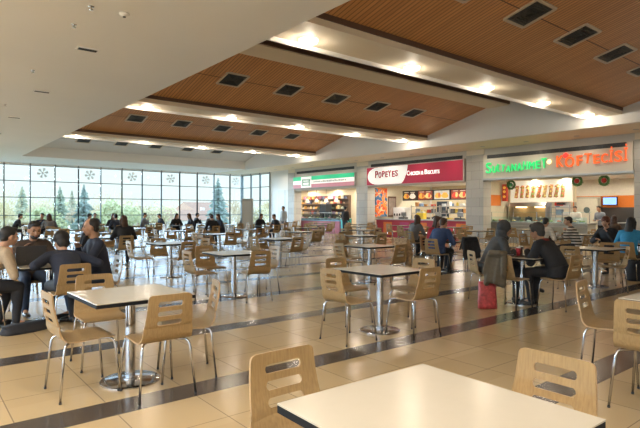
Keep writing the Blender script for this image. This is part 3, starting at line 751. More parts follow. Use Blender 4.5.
for i in range(13):
    y = 11.85 + 2.1 - i * .34
    rt = empty('food_tray', (22.1, y, .972))
    MB().lathe([(.12, 0), (.15, .05), (.155, .055), (.14, .045)], n=16).build('dish', WHITE, rt, True)
    b = MB(); rr = random.Random(i)
    for q in range(6): b.ball((rr.uniform(-.07, .07), rr.uniform(-.07, .07), .06 + rr.uniform(0, .03)), (.05, .05, .035), 8)
    b.build('food', mat('salad_%d' % (i % 8), SAL[i % 8], .6, vary=.15, scale=30), rt, True)
    tag(rt, 'round dish of food on the serving counter, %s from the left' % ORD[i], 'dish', 'food dishes on the serving counter')
# back bar with hood
rt = empty('cooking_hood', (23.95, 13.2, 0))
MB().prism([(-.5, 1.72), (.2, 1.72), (.2, 1.9), (-.35, 1.9)], 'Y', -1.0, 1.0).build('canopy', STEEL, rt)
MB().bb(-.35, .2, -.95, .95, 0, .95, .02).build('range', mat('range_dark', (.09, .09, .095), .35, .5), rt)
MB().bb(.15, .2, -.98, .98, .95, 1.72).build('splashback', mat('splash_warm', (.55, .42, .24), .3), rt)
for y in (-.97, .97): MB().bb(-.3, .2, y - .03, y + .03, .95, 1.72).build('side_panel', STEEL, rt)
for y in (-.55, .45): MB().bb(-.1, .1, y - .25, y + .25, 1.66, 1.71).build('warming_lamp', mat('warm_strip', (1, .8, .5), .4, emit=3, ecol=(1, .75, .4)), rt)
tag(rt, 'steel cooking hood and range behind the serving counter', 'hood')
for i, y in enumerate((13.8, 13.2, 12.6)):
    o = MB().lathe([(.16, 0), (.17, .22), (.175, .23), (.05, .25), (.03, .28)], n=18).build('cooking_pot', BLACK if i == 1 else STEEL, None, True, loc=(23.85, y, .951))
    tag(o, 'large cooking pot on the range under the hood, %s from the left' % ORD[i], 'pot', 'pots on the range')
kitchen_unit(24.0, 11.6, .95, 'stainless rack beside the hood in the grill shop', levels=(.95, 1.3, 1.66), seed=21)
rt = empty('red_oven', (24.0, 11.6, 1.682))
MB().box((0, 0, .16), (.4, .6, .2), bev=.03).build('body', mat('oven_red', (.6, .04, .03), .35), rt); MB().box((-.205, 0, .15), (.01, .4, .1)).build('window', BLACK, rt)
tag(rt, 'small red box oven on the rack top in the grill shop', 'oven')
# TV
pt = onx(609.5, 202.5, 26.3)
rt = empty('wall_screen', (26.38, pt[1], 1.98))
MB().bb(-.06, .06, -.33, .33, -.2, .2, .015).build('bezel', BLACK, rt); MB().bb(-.068, -.058, -.30, .30, -.17, .17).build('screen', mat('screen_blue', (.15, .3, .7), .3, emit=1.1, ecol=(.25, .45, 1)), rt)
MB().bb(.05, .16, -.06, .06, -.06, .06).build('bracket', DARKGREY, rt)
tag(rt, 'small blue glowing screen on the orange band of the grill shop', 'screen')
rt = empty('side_counter', (24.6, 8.5, 0))
MB().bb(-.4, .4, -.9, .8, 0, .95, .02).build('base', mat('range_dark', (.1, .1, .1)), rt); MB().bb(-.43, .43, -.95, .85, .95, 1.0, .01).build('worktop', STEEL, rt)
tag(rt, 'dark low counter with steel top on the right inside the grill shop', 'counter')
# hanging wreaths
for i, (px, py) in enumerate(((511, 184.5), (577, 180.5), (604, 180))):
    p = onx(px, py, 21.35)
    rt = empty('hanging_wreath', (21.35, p[1], p[2]))
    b = MB(); rr = random.Random(40 + i)
    b.loft([[(.05 * math.cos(u) * 0 + .05 * math.sin(u), (.17 + .05 * math.cos(u)) * math.cos(v), (.17 + .05 * math.cos(u)) * math.sin(v)) for u in [2 * PI * t / 8 for t in range(8)]] for v in [2 * PI * t / 20 for t in range(21)]], cap=False)
    for q in range(150):
        v = rr.uniform(0, 2 * PI); r_ = .17 + rr.uniform(-.07, .07); c = Vector((rr.uniform(-.07, .05), r_ * math.cos(v), r_ * math.sin(v)))
        a = Vector((rr.uniform(-1, 1), rr.uniform(-1, 1), rr.uniform(-1, 1))).normalized() * .05; e = a.orthogonal() * .22
        b.quad(c - e, c + a * .5 - e, c + a, c + e)
    b.build('greenery', mat('wreath_green', (.10, .22, .06), .7, vary=.3, scale=20), rt)
    MB().ball((-.03, 0, 0), .10, 14).build('bauble', mat('bauble_red', (.55, .04, .03), .3) if i else mat('bauble_green', (.05, .3, .1), .3), rt, True)
    MB().tube([(0, 0, .2), (0, 0, 3.05 - p[2])], .006, 6).build('cord', BLACK, rt)
    tag(rt, 'round green hanging wreath in the grill shop opening, %s from the left' % ORD[i], 'wreath', 'wreaths in the grill shop')

# ------------------------------------------------------------------ furniture
def chair_shell():
    # side profile from the front edge of the seat, round the bend, up the back
    prof = []
    for y, z in ((.205, .436), (.195, .445), (.17, .450), (.10, .452), (0, .448), (-.08, .444), (-.125, .446)): prof.append((y, z))
    cy, cz, r_ = -.125, .526, .08
    for q in range(1, 7):
        a = -PI / 2 - R(78) * q / 6; prof.append((cy + r_ * math.cos(a), cz + r_ * math.sin(a)))
    y0, z0 = prof[-1]; top = .825; lean = R(11)
    ztot = top - z0
    slots = [(.055, .095), (.128, .168), (.201, .241)]     # below the top
    zz = [0.0, .05]
    rows = []
    t_of = lambda dz: ztot - dz
    marks = [(t_of(s[1]), t_of(s[0])) for s in reversed(slots)]
    hs = [(.02, 0), (.06, 0), (marks[0][0] - .03, 0)]
    for lo, hi in marks:
        for f, ins in ((0, .012), (.2, .003), (.5, 0), (.8, .003), (1, .012)): hs.append((lo + (hi - lo) * f, ('s', ins, f)))
        hs.append((hi + .015, 0)) if hi != marks[-1][1] else None
    for h in (ztot - .035, ztot - .02, ztot - .008, ztot): hs.append((h, 0))
    n_seat = len(prof)
    info = [(0, 0)] * n_seat
    for h, tg in hs:
        bow = .012 * math.sin(PI * h / ztot)
        prof.append((y0 - math.sin(lean) * h - bow + .012 * 0, z0 + h * math.cos(lean) * 1.0)); info.append((h, tg))
    # scale the top to the wanted height
    bm = bmesh.new(); grid = []
    N = len(prof)
    slen = [0]
    for a, b in zip(prof, prof[1:]): slen.append(slen[-1] + math.hypot(a[0] - b[0], a[1] - b[1]))
    tot = slen[-1]
    for i, (y, z) in enumerate(prof):
        s = slen[i]
        w = .205 - .035 * max(0, (s - .38) / (tot - .38)) - .004 * math.cos(PI * s / .4) * (s < .4)
        for e in (s, tot - s):                               # rounded corners
            rc = .026
            if e < rc: w -= rc - math.sqrt(max(0, rc * rc - (rc - e) ** 2))
        h, tg = info[i]
        sx = .098 if not tg else .098 - tg[1]
        curve = .010
        cols = [-w, -w + .012, -(sx + w) / 2, -sx, -sx * .5, 0, sx * .5, sx, (sx + w) / 2, w - .012, w]
        grid.append([bm.verts.new((x, y + (curve * (x / .2) ** 2 if i > n_seat else 0), z)) for x in cols])
    for i in range(N - 1):
        both = info[i][1] and info[i + 1][1] and info[i][1][2] < info[i + 1][1][2]
        for j in range(10):
            if both and 3 <= j <= 6: continue
            bm.faces.new((grid[i][j], grid[i][j + 1], grid[i + 1][j + 1], grid[i + 1][j]))
    me = bpy.data.meshes.new('shell'); bmesh.ops.recalc_face_normals(bm, faces=bm.faces[:]); bm.to_mesh(me); bm.free()
    o = bpy.data.objects.new('shell', me); COL.objects.link(o)
    md = o.modifiers.new('s', 'SOLIDIFY'); md.thickness = .012; md.offset = 0; md.use_rim = True; md.material_offset_rim = 1
    me.materials.append(WOOD); me.materials.append(PLYEDGE)
    dg = bpy.context.evaluated_depsgraph_get(); me2 = bpy.data.meshes.new_from_object(o.evaluated_get(dg)); bpy.data.objects.remove(o)
    me2.name = 'shell'; return me2
def arc_pts(p0, p1, p2, n=6):
    p0, p1, p2 = map(Vector, (p0, p1, p2)); return [p0 * (1 - t) ** 2 + p1 * 2 * t * (1 - t) + p2 * t * t for t in [k / n for k in range(n + 1)]]
def leg_mesh(sx, sy):
    r = .0095
    a = Vector((sx * .075, .01 + sy * .02, .428)); b = Vector((sx * .165, .01 + sy * .15, .432)); foot = Vector((sx * .225, .01 + sy * .225, .012))
    knee = Vector((sx * .19, .01 + sy * .185, .432))
    c = knee + (foot - knee).normalized() * .07
    pts = [a, b - (b - a) * .1] + arc_pts(b, knee, c) + [foot]
    mb = MB().tube(pts, r, 8); mb.mi = 1; mb.cyl(foot - Vector((0, 0, .005)), .0108, .014, 10); return mb
proto_chair = {}
def make_chair():
    rt = empty('cafe_chair', (0, 0, 0))
    o = bpy.data.objects.new('shell', chair_shell()); COL.objects.link(o); o.parent = rt; autosmooth(o, 40)
    MB().box((0, .01, .432), (.17, .13, .012), bev=.003).build('mounting_plate', STEEL, rt)
    for sx in (-1, 1):
        for sy in (-1, 1): leg_mesh(sx, sy).build('leg', [CHROME, BLACK], rt, True)
    return rt
CH0 = make_chair(); ch_used = [False]
def chair(x, y, ang, label, group='plywood chairs around the tables'):
    """ang: direction the sitter faces, degrees from +X counter-clockwise"""
    if not ch_used[0]: o = CH0; ch_used[0] = True
    else: o = copy_tree(CH0)
    o.location = (x, y, 0); o.rotation_euler = (0, 0, R(ang - 90)); tag(o, label, 'chair', group); return o
def make_table():
    rt = empty('square_table', (0, 0, 0))
    t = MB().box((0, 0, .7465), (.80, .80, .007), bev=.001).build('table_top', LAMINATE, rt)
    MB().box((0, 0, .7285), (.80, .80, .0285), bev=.002).build('edge_board', BLACKEDGE, rt)
    b = MB(); b.box((0, 0, .708), (.44, .05, .012), rz=PI / 4); b.box((0, 0, .708), (.44, .05, .012), rz=-PI / 4); b.build('support_cross', STEEL, rt)
    MB().cyl((0, 0, .36), .041, .69, 28).build('pole', CHROME, rt, False)
    MB().lathe([(.245, 0), (.245, .010), (.235, .016), (.06, .020), (.06, .032), (.05, .034)], n=40).build('base', CHROME, rt, False)
    for c in rt.children: 
        if c.name.startswith(('pole', 'base')): autosmooth(c, 30)
    return rt
TB0 = make_table(); tb_used = [False]
def table(x, y, ang, label):
    if not tb_used[0]: o = TB0; tb_used[0] = True
    else: o = copy_tree(TB0)
    o.location = (x, y, 0); o.rotation_euler = (0, 0, R(ang)); tag(o, label, 'table', 'square white cafe tables'); return o

SIDES = {'W': (-1, 0, 0), 'E': (1, 0, 180), 'S': (0, -1, 90), 'N': (0, 1, -90)}
SNAME = {'W': 'left', 'E': 'right', 'S': 'near', 'N': 'far'}
SLAB = {'W': 'left of', 'E': 'right of', 'S': 'in front of', 'N': 'behind'}
SEATS = {}
rj = random.Random(19)
def table_set(key, x, y, name, ang=0., chairs='WESN', over={}, off=.60):
    table(x, y, ang, 'square white-topped pedestal table, ' + name)
    for s in chairs:
        dx, dy, a = SIDES[s]
        if s in over: cx, cy, ca = over[s]
        else:
            o = off + rj.uniform(-.08, .10); j = rj.uniform(-.07, .07)
            cx = x + dx * o + dy * j; cy = y + dy * o + dx * j; ca = a + rj.uniform(-9, 9)
        SEATS[(key, s)] = (cx, cy, ca)
        chair(cx, cy, ca, 'plywood chair %s the table %s' % (SLAB[s], name))
# foreground and named tables
table_set('A', 1.445, 1.145, 'nearest to the camera', -1.0, 'NE', {'N': (1.335, 1.67, -90), 'E': (1.98, 1.11, 180)})
table_set('J', 4.93, 1.33, 'cut by the right frame edge', 0, 'NW', {'N': (4.86, 1.90, -80), 'W': (4.27, 1.385, 0)})
table_set('B', 1.49, 4.43, 'with four empty chairs at front left', 1.5, 'WESN', {'W': (1.10, 4.43, 2), 'S': (1.56, 4.0, 91), 'E': (1.95, 4.30, 163), 'N': (1.45, 5.13, -92)})
table_set('C', 4.49, 4.40, 'alone in the middle of the picture', 1, 'WESN', {'W': (3.88, 4.31, 0), 'N': (4.52, 5.02, -92), 'S': (4.62, 3.98, 88), 'E': (5.16, 4.47, 184)})
table_set('G', 7.62, 4.32, 'where a coat hangs on the chair', 2, 'WSN', {'W': (7.06, 4.20, 0), 'S': (7.66, 3.74, 88), 'N': (7.33, 4.78, -36)})
table_set('I', 10.42, 4.40, 'behind the man in the black suit', -2, 'WESN', {'S': (10.15, 3.98, 120), 'E': (11.05, 4.45, 190), 'W': (9.80, 4.5, 5), 'N': (10.4, 5.0, -90)})
table_set('L', 1.47, 7.50, 'with the laptop and four men', 0, 'WESN', {'W': (.66, 7.32, 8), 'E': (2.08, 7.42, 180), 'S': (1.56, 6.84, 92), 'N': (1.38, 8.34, -88)})
table_set('D', 4.34, 7.72, 'behind the front left table', -2, 'WESN', {'S': (4.42, 7.20, 84), 'W': (3.74, 7.72, 0), 'N': (4.25, 8.38, -88), 'E': (4.97, 7.80, 178)})
table_set('E', 7.45, 7.60, 'straight behind the middle table', 1, 'WESN', {'W': (6.88, 7.62, -4), 'E': (7.98, 7.45, 176)})
table_set('H', 10.41, 7.78, 'where the man in blue jacket sits', 0, 'WESN', {'W': (9.78, 7.70, 4), 'S': (10.16, 7.20, 76)})
table_set('K', 13.9, 7.0, 'with the man in striped jumper', 0, 'WSEN', {'W': (13.27, 7.0, 2), 'S': (13.9, 6.34, 92)})
table_set('M', 12.78, 4.45, 'where the woman in blue sits', 0, 'WSN', {'W': (12.1, 4.42, 4), 'N': (13.05, 5.18, 172)})
ROWN = ['first', 'second', 'third', 'fourth', 'fifth', 'sixth', 'seventh', 'eighth', 'ninth']
def far_name(i, j): return '%s from left in the %s row back' % (ORD[i], ROWN[j])
FAR = {}
for j in range(2, 9):
    idx = 0
    for i in range(-2, 7):
        x = 1.49 + 3.0 * i + rj.uniform(-.10, .10); y = 1.12 + 3.28 * j + rj.uniform(-.12, .12)
        if j == 2 and i < 5: continue
        if j == 2: y -= .35
        d = x * math.sin(YAW) + y * math.cos(YAW); px = 320 + FPX * (x * math.cos(YAW) - y * math.sin(YAW)) / d
        if px < -28 or px > 665: continue
        idx += 1
        FAR[(i, j)] = (x, y)
        table_set((i, j), x, y, far_name(idx - 1, j), rj.uniform(-4, 4))

# ------------------------------------------------------------------ people
def V(*a): return Vector(a)
def lerp(a, b, t): return a + (b - a) * t
def remesh(mb, name, voxel, smooth=6):
    me = mb.mesh(name); o = bpy.data.objects.new(name, me); COL.objects.link(o)
    r = o.modifiers.new('r', 'REMESH'); r.mode = 'VOXEL'; r.voxel_size = voxel
    s = o.modifiers.new('s', 'SMOOTH'); s.factor = .5; s.iterations = smooth
    dg = bpy.context.evaluated_depsgraph_get(); m2 = bpy.data.meshes.new_from_object(o.evaluated_get(dg))
    bpy.data.objects.remove(o); bpy.data.meshes.remove(me); m2.name = name
    m2.polygons.foreach_set('use_smooth', [True] * len(m2.polygons)); return m2
def ell_ring(c, ax, ay, rx, ry, n=20):
    return [c + ax * (rx * math.cos(2 * PI * k / n)) + ay * (ry * math.sin(2 * PI * k / n)) for k in range(n)]
def skeleton(pose):
    """joint positions; the sitter faces +Y, origin on the floor under the hips"""
    P = {}
    sit = pose.get('sit', True)
    H = V(0, 0, .545 if sit else .93); P['H'] = H
    lean = R(pose.get('lean', 8)); roll = R(pose.get('roll', 0))
    up = V(math.sin(roll), math.sin(lean), math.cos(lean)).normalized(); right = V(1, 0, -math.sin(roll)).normalized(); fw = up.cross(right).normalized()
    lean2 = R(pose.get('lean', 8) + pose.get('hunch', 8)); up2 = V(math.sin(roll), math.sin(lean2), math.cos(lean2)).normalized()
    P['up'] = up; P['right'] = right; P['fw'] = fw; P['up2'] = up2
    P['W'] = H + up * .17; P['C'] = P['W'] + up2 * .18; P['SH'] = P['C'] + up2 * .135; P['N'] = P['SH'] + up2 * .055
    ny, np_ = R(pose.get('turn', 0)), R(pose.get('nod', 0))
    hup = (up2 * .6 + V(0, 0, 1) * .6).normalized()
    P['HD'] = P['N'] + hup * .155 + fw * .03
    P['HR'] = (Matrix.Rotation(-ny, 3, 'Z') @ Matrix.Rotation(-np_, 3, 'X'))
    for s, n in ((-1, 'L'), (1, 'R')):
        sh = P['SH'] + right * (s * .175) - up2 * .02; P['S' + n] = sh
        el, wr = pose.get('arm' + n, ((.26, .16, .815), (.12, .38, .80)))
        P['E' + n] = V(s * el[0], el[1], el[2]); P['Wr' + n] = V(s * wr[0], wr[1], wr[2])
        hp = H + right * (s * .09); P['Hp' + n] = hp
        if sit: kn, an = pose.get('leg' + n, ((.13, .42, .50), (.13, .36, .09)))
        else: kn, an = pose.get('leg' + n, ((.10, .03, .50), (.10, -.02, .09)))
        P['K' + n] = V(s * kn[0], kn[1], kn[2]); P['A' + n] = V(s * an[0], an[1], an[2])
        # keep the upper arm at human length
        for a, b, Lm in (('S', 'E', .29), ('E', 'Wr', .26)):
            d = P[b + n] - P[a + n]
            if d.length > Lm * 1.02 and a == 'E': P[b + n] = P[a + n] + d.normalized() * Lm
            if a == 'S': P[b + n] = P[a + n] + d.normalized() * Lm
    return P
def torso(mb, P, g):
    r, f = P['right'], P['fw']
    rings = [ell_ring(P['H'] - P['up'] * .09, r, f, .13 + g, .09 + g), ell_ring(P['H'], r, f, .175 + g, .125 + g), ell_ring(P['W'], r, f, .150 + g, .112 + g),
             ell_ring(P['C'], r, f, .168 + g, .118 + g), ell_ring(lerp(P['C'], P['SH'], .6), r, f, .175 + g, .105 + g), ell_ring(P['SH'], r, f, .135 + g, .075 + g), ell_ring(P['SH'] + P['up2'] * .035, r, f, .07 + g * .5, .06 + g * .5)]
    mb.loft(rings)
def arms(mb, P, g, to_hand=True):
    for n in 'LR':
        mb.capsule(P['S' + n], P['E' + n], .055 + g, .043 + g); mb.capsule(P['E' + n], P['Wr' + n], .043 + g, .029 + g * 1.1)
        mb.capsule(lerp(P['SH'], P['S' + n], .3), P['S' + n], .062 + g, .056 + g)
def legs(mb, P, g, feet=False):
    for n in 'LR':
        mb.capsule(P['Hp' + n], P['K' + n], .085 + g, .058 + g); mb.capsule(P['K' + n], P['A' + n], .056 + g, .038 + g)
        sh = (P['K' + n] - P['A' + n]); k = P['K' + n]
        mb.ball(lerp(k, P['A' + n], .3) - V(0, .012, 0), (.055 + g, .058 + g, .11), 12)
def hand(mb, P, n, s, curl=.5):
    w = P['Wr' + n]; d = (w - P['E' + n]).normalized(); side = d.cross(V(0, 0, 1)).normalized() * s; nrm = side.cross(d) * s
    if nrm.z < 0: nrm = -nrm
    # palm
    mb.ball(w + d * .05, (.036, .05, .016), 10, rot=Matrix((side, d, nrm)).transposed())
    mb.capsule(w - d * .02, w + d * .02, .026, .024, 8)
    for k, (o, L) in enumerate(((.030, .062), (.010, .072), (-.010, .067), (-.029, .052))):
        b = w + d * .085 + side * (-o); m1 = b + d * (L * .55) - nrm * (L * .25 * curl); e = m1 + d * (L * .3) - nrm * (L * .55 * curl)
        mb.capsule(b - d * .02, m1, .0095, .0085, 6); mb.capsule(m1, e, .0085, .007, 6)
    b = w + d * .035 - side * .03; m1 = b + d * .035 - side * .026 - nrm * .01; mb.capsule(b, m1, .0115, .010, 6); mb.capsule(m1, m1 + d * .03 - nrm * .012, .010, .008, 6)
def head(mb, P):
    c, Rm = P['HD'], P['HR']
    def q(v): return c + Rm @ V(*v)
    mb.ball(q((0, -.012, .022)), (.076, .096, .098), 20, rot=Rm)
    mb.ball(q((0, .022, -.038)), (.060, .070, .072), 18, rot=Rm)
    mb.ball(q((0, .052, -.088)), (.030, .028, .022), 12, rot=Rm)          # chin
    mb.capsule(q((0, .088, .012)), q((0, .108, -.022)), .009, .015, 10)     # nose
    mb.ball(q((0, .086, -.058)), (.024, .012, .012), 10, rot=Rm)          # lips
    for s in (-1, 1):
        mb.ball(q((s * .038, .074, .034)), (.022, .012, .009), 10, rot=Rm)   # brow
        mb.ball(q((s * .045, .062, -.022)), (.022, .022, .02), 10, rot=Rm)   # cheek
        mb.ball(q((s * .077, -.008, -.008)), (.010, .020, .032), 10, rot=Rm) # ear
    mb.capsule(P['N'] - P['up2'] * .06, c + Rm @ V(0, -.02, -.05), .056, .052, 14)
def hair_mb(P, style):
    mb = MB(); c, Rm = P['HD'], P['HR']
    def q(v): return c + Rm @ V(*v)
    if style == 'short':
        mb.ball(q((0, -.026, .040)), (.084, .096, .092), 20, rot=Rm); mb.ball(q((0, -.055, -.01)), (.070, .058, .07), 16, rot=Rm); mb.ball(q((0, .045, .098)), (.056, .040, .026), 12, rot=Rm)
    elif style == 'thin':
        mb.ball(q((0, -.032, .034)), (.083, .090, .088), 20, rot=Rm); mb.ball(q((0, -.055, -.02)), (.070, .056, .06), 16, rot=Rm)
    elif style == 'bushy':
        mb.ball(q((0, -.022, .052)), (.098, .108, .10), 20, rot=Rm); mb.ball(q((0, -.058, -.02)), (.082, .062, .085), 16, rot=Rm); mb.ball(q((0, .05, .105)), (.064, .045, .034), 12, rot=Rm)
    elif style == 'long':
        mb.ball(q((0, -.024, .040)), (.090, .102, .096), 20, rot=Rm); mb.ball(q((0, -.062, -.05)), (.088, .058, .12), 16, rot=Rm); mb.ball(q((0, -.085, -.17)), (.095, .050, .13), 16, rot=Rm); mb.ball(q((0, .045, .10)), (.058, .042, .03), 12, rot=Rm)
        for s in (-1, 1): mb.capsule(q((s * .08, .0, .02)), q((s * .085, -.01, -.16)), .028, .024, 10)
    elif style == 'hood':
        mb.ball(q((0, -.030, .026)), (.103, .112, .118), 20, rot=Rm); mb.ball(q((0, -.05, -.09)), (.100, .085, .10), 16, rot=Rm); mb.ball(q((0, -.02, -.15)), (.12, .10, .06), 16, rot=Rm)
    return mb
def cloth(name, c, rough=.85, **k): return mat(name, c, rough, vary=k.pop('vary', .12), scale=k.pop('scale', 25), bump=.15, **k)
def stripes_mat(name, c1, c2):
    if name in MATS: return MATS[name]
    m = bpy.data.materials.new(name); m.use_nodes = True; nt = m.node_tree; b = nt.nodes['Principled BSDF']
    tc = nt.nodes.new('ShaderNodeTexCoord'); wv = nt.nodes.new('ShaderNodeTexWave'); wv.bands_direction = 'Z'; wv.inputs['Scale'].default_value = 4.2; wv.inputs['Distortion'].default_value = .6
    rp = nt.nodes.new('ShaderNodeValToRGB'); rp.color_ramp.elements[0].color = (*c1, 1); rp.color_ramp.elements[1].color = (*c2, 1); rp.color_ramp.elements[0].position = .42; rp.color_ramp.elements[1].position = .5
    nt.links.new(tc.outputs['Object'], wv.inputs['Vector']); nt.links.new(wv.outputs['Fac'], rp.inputs[0]); nt.links.new(rp.outputs[0], b.inputs['Base Color']); b.inputs['Roughness'].default_value = .85
    MATS[name] = m; return m
SKIN = mat('skin', (.52, .30, .20), .5, vary=.05, scale=14); SKIN2 = mat('skin_tan', (.42, .23, .14), .5, vary=.05, scale=14)
HBLACK = mat('hair_black', (.014, .012, .012), .55, stretch=(60, 60, 6), scale=4, vary=.4); HBROWN = mat('hair_brown', (.075, .035, .02), .55, stretch=(60, 60, 6), scale=4, vary=.4)
HGREY = mat('hair_grey', (.045, .043, .042), .6, stretch=(60, 60, 6), scale=4, vary=.4); HRED = mat('hair_auburn', (.13, .04, .025), .55, stretch=(60, 60, 6), scale=4, vary=.4)
EYEM = mat('eye_dark', (.02, .015, .012), .2); LIPM = mat('lip', (.36, .13, .10), .5)
SHOE = mat('black_leather', (.016, .015, .015), .4)
def make_person(pose, mats, hair='short', voxel=.009, vcloth=.012, face=True, coat=0., skirt=False):
    """one continuous body; jacket, trousers, shoes and hair are its clothing"""
    rt = empty('person', (0, 0, 0)); P = skeleton(pose)
    b = MB(); torso(b, P, -.02); arms(b, P, -.006); legs(b, P, -.012); head(b, P)
    for n, s in (('L', -1), ('R', 1)):
        hand(b, P, n, s, pose.get('curl', .6))
        a = P['A' + n]; b.capsule(a, a + V(0, .10, -.045), .034, .028)
    def ob(me, nm, m):
        o = bpy.data.objects.new(nm, me); COL.objects.link(o); o.parent = rt; me.materials.append(m); return o
    body = ob(remesh(b, 'body', voxel, 3), 'body', mats['skin'])
    j = MB(); torso(j, P, .012 + coat); arms(j, P, .012 + coat * .6)
    if coat: j.loft([ell_ring(P['H'] - P['up'] * .0 + V(0, 0, .06), P['right'], P['fw'], .2 + coat, .15 + coat), ell_ring(P['H'] - V(0, .01, .07), V(1, 0, 0), V(0, 1, 0), .20 + coat, .15 + coat)])
    c0 = P['SH'] + P['up2'] * .03                                                                # collar
    j.loft([ell_ring(c0 - P['up2'] * .03, P['right'], P['fw'], .088, .078), ell_ring(c0 + P['up2'] * .028, P['right'], P['fw'], .068, .066)])
    ob(remesh(j, 'jacket', vcloth, 5), pose.get('top', 'jacket'), mats['top'])
    t = MB(); legs(t, P, .010)
    t.loft([ell_ring(P['H'] + P['up'] * .05, P['right'], P['fw'], .175, .125), ell_ring(P['H'] - P['up'] * .05, P['right'], P['fw'], .175, .125), ell_ring(P['H'] - P['up'] * .09, P['right'], P['fw'], .13, .09)])
    ob(remesh(t, 'trousers', vcloth, 4), 'trousers', mats['legs'])
    for n in 'LR':
        a = P['A' + n]; s = MB(); dz = min(0, .0)
        fd = V(0, 1, 0)
        flat = a.z < .2
        if flat:
            s.ball((a.x, a.y - .012, a.z - .038), (.042, .055, .050), 12); s.ball((a.x, a.y + .085, a.z - .052), (.046, .095, .036), 14); s.ball((a.x, a.y + .15, a.z - .056), (.043, .055, .030), 12)
        else:
            k = (a - P['K' + n]).normalized(); e = (V(0, 1, -.45)).normalized()
            s.capsule(a - k * .01, a + k * .03, .045, .040); s.capsule(a + k * .02, a + e * .19 + k * .02, .042, .03)
        ob(remesh(s, 'shoe', .009, 3), 'shoe', mats.get('shoe', SHOE))
    hm = hair_mb(P, hair)
    ob(remesh(hm, 'hair', .008, 3), 'headscarf' if hair == 'hood' else 'hair', mats['hair'])
    if face:
        c, Rm = P['HD'], P['HR']
        def q(v): return c + Rm @ V(*v)
        for s in (-1, 1):
            MB().ball(q((s * .034, .079, .012)), (.0125, .007, .0065), 10, rot=Rm).build('eye', EYEM, body, True)
            MB().ball(q((s * .036, .086, .034)), (.020, .006, .005), 10, rot=Rm).build('eyebrow', mats['hair'] if hair != 'hood' else HBLACK, body, True)
        MB().ball(q((0, .096, -.058)), (.024, .007, .007), 10, rot=Rm).build('lips', LIPM, body, True)
        if mats.get('beard'):
            bb = MB(); bb.ball(q((0, .040, -.074)), (.060, .060, .044), 16, rot=Rm); bb.ball(q((0, .075, -.075)), (.036, .030, .034), 12, rot=Rm)
            ob(remesh(bb, 'beard', .008, 3), 'beard', mats['beard'])
    rt['pose_head'] = tuple(P['HD']); return rt
def place(o, x, y, ang, label, cat='person', group=None, name=None):
    o.location = (x, y, 0); o.rotation_euler = (0, 0, R(ang - 90)); tag(o, label, cat, group)
    if 'pose_head' in o: del o['pose_head']
    return o
def seat_xy(key, back=.02):
    x, y, a = SEATS[key]; return x - math.cos(R(a)) * back, y - math.sin(R(a)) * back, a

NAVY = cloth('navy_cloth', (.022, .028, .05)); DARK = cloth('dark_cloth', (.02, .02, .024)); JEANS = cloth('dark_jeans', (.03, .045, .08))
BEIGE = cloth('beige_knit', (.46, .36, .25), scale=60); BROWNC = cloth('brown_cloth', (.07, .045, .032)); BLUEJ = cloth('blue_jacket', (.03, .06, .16)); TEAL = cloth('sky_blue_top', (.03, .24, .44))
OLIVE = cloth('olive_brown_cloth', (.10, .078, .05)); GREYC = cloth('grey_cloth', (.16, .16, .17)); REDC = cloth('red_cloth', (.42, .03, .05)); WHITEC = cloth('white_cloth', (.66, .65, .62)); PINK = cloth('pink_cloth', (.55, .10, .16))
STRIPE = stripes_mat('striped_knit', (.02, .02, .025), (.72, .70, .66)); BLKWHT = stripes_mat('black_white_knit', (.62, .61, .58), (.70, .69, .66))

# -- the four men with the laptop
x, y, a = seat_xy(('L', 'W'))
p = make_person(dict(lean=24, hunch=14, nod=8, turn=0, armR=((.22, .28, .80), (.06, .34, 1.03)), armL=((.26, .32, .815), (.10, .52, .805)), legR=((.14, .42, .51), (.16, .38, .09)), legL=((.11, .43, .51), (.12, .30, .09)), top='sweater'), dict(skin=SKIN, top=BEIGE, legs=DARK, hair=HBLACK), 'short')
place(p, x, y, a + 8, 'seated person in beige sweater leaning to the laptop, at left frame edge')
x, y, a = seat_xy(('L', 'N'))
p = make_person(dict(lean=16, hunch=12, nod=16, turn=-5, armR=((.24, .18, .815), (.07, .30, 1.02)), armL=((.26, .22, .815), (.10, .44, .805)), top='sweater'), dict(skin=SKIN2, top=BROWNC, legs=JEANS, hair=HBLACK, beard=HBLACK), 'short')
place(p, x, y, a, 'seated person in dark brown sweater facing the camera behind the laptop')
x, y, a = seat_xy(('L', 'S'))
p = make_person(dict(lean=36, hunch=14, nod=22, turn=-8, roll=2, armL=((.30, .20, .815), (.16, .42, .805)), armR=((.30, .22, .815), (.14, .42, .805))), dict(skin=SKIN, top=NAVY, legs=DARK, hair=HBLACK), 'bushy')
place(p, x, y, a, 'seated person with bushy black hair, back to the camera, beside the laptop')
x, y, a = seat_xy(('L', 'E'))
p = make_person(dict(lean=6, hunch=6, nod=6, turn=14, armL=((.24, .20, .815), (.10, .42, .805)), armR=((.24, .18, .815), (.05, .30, .98))), dict(skin=SKIN2, top=NAVY, legs=JEANS, hair=HBLACK), 'thin', )
place(p, x, y, a, 'seated person in dark navy jacket on the right of the laptop table')
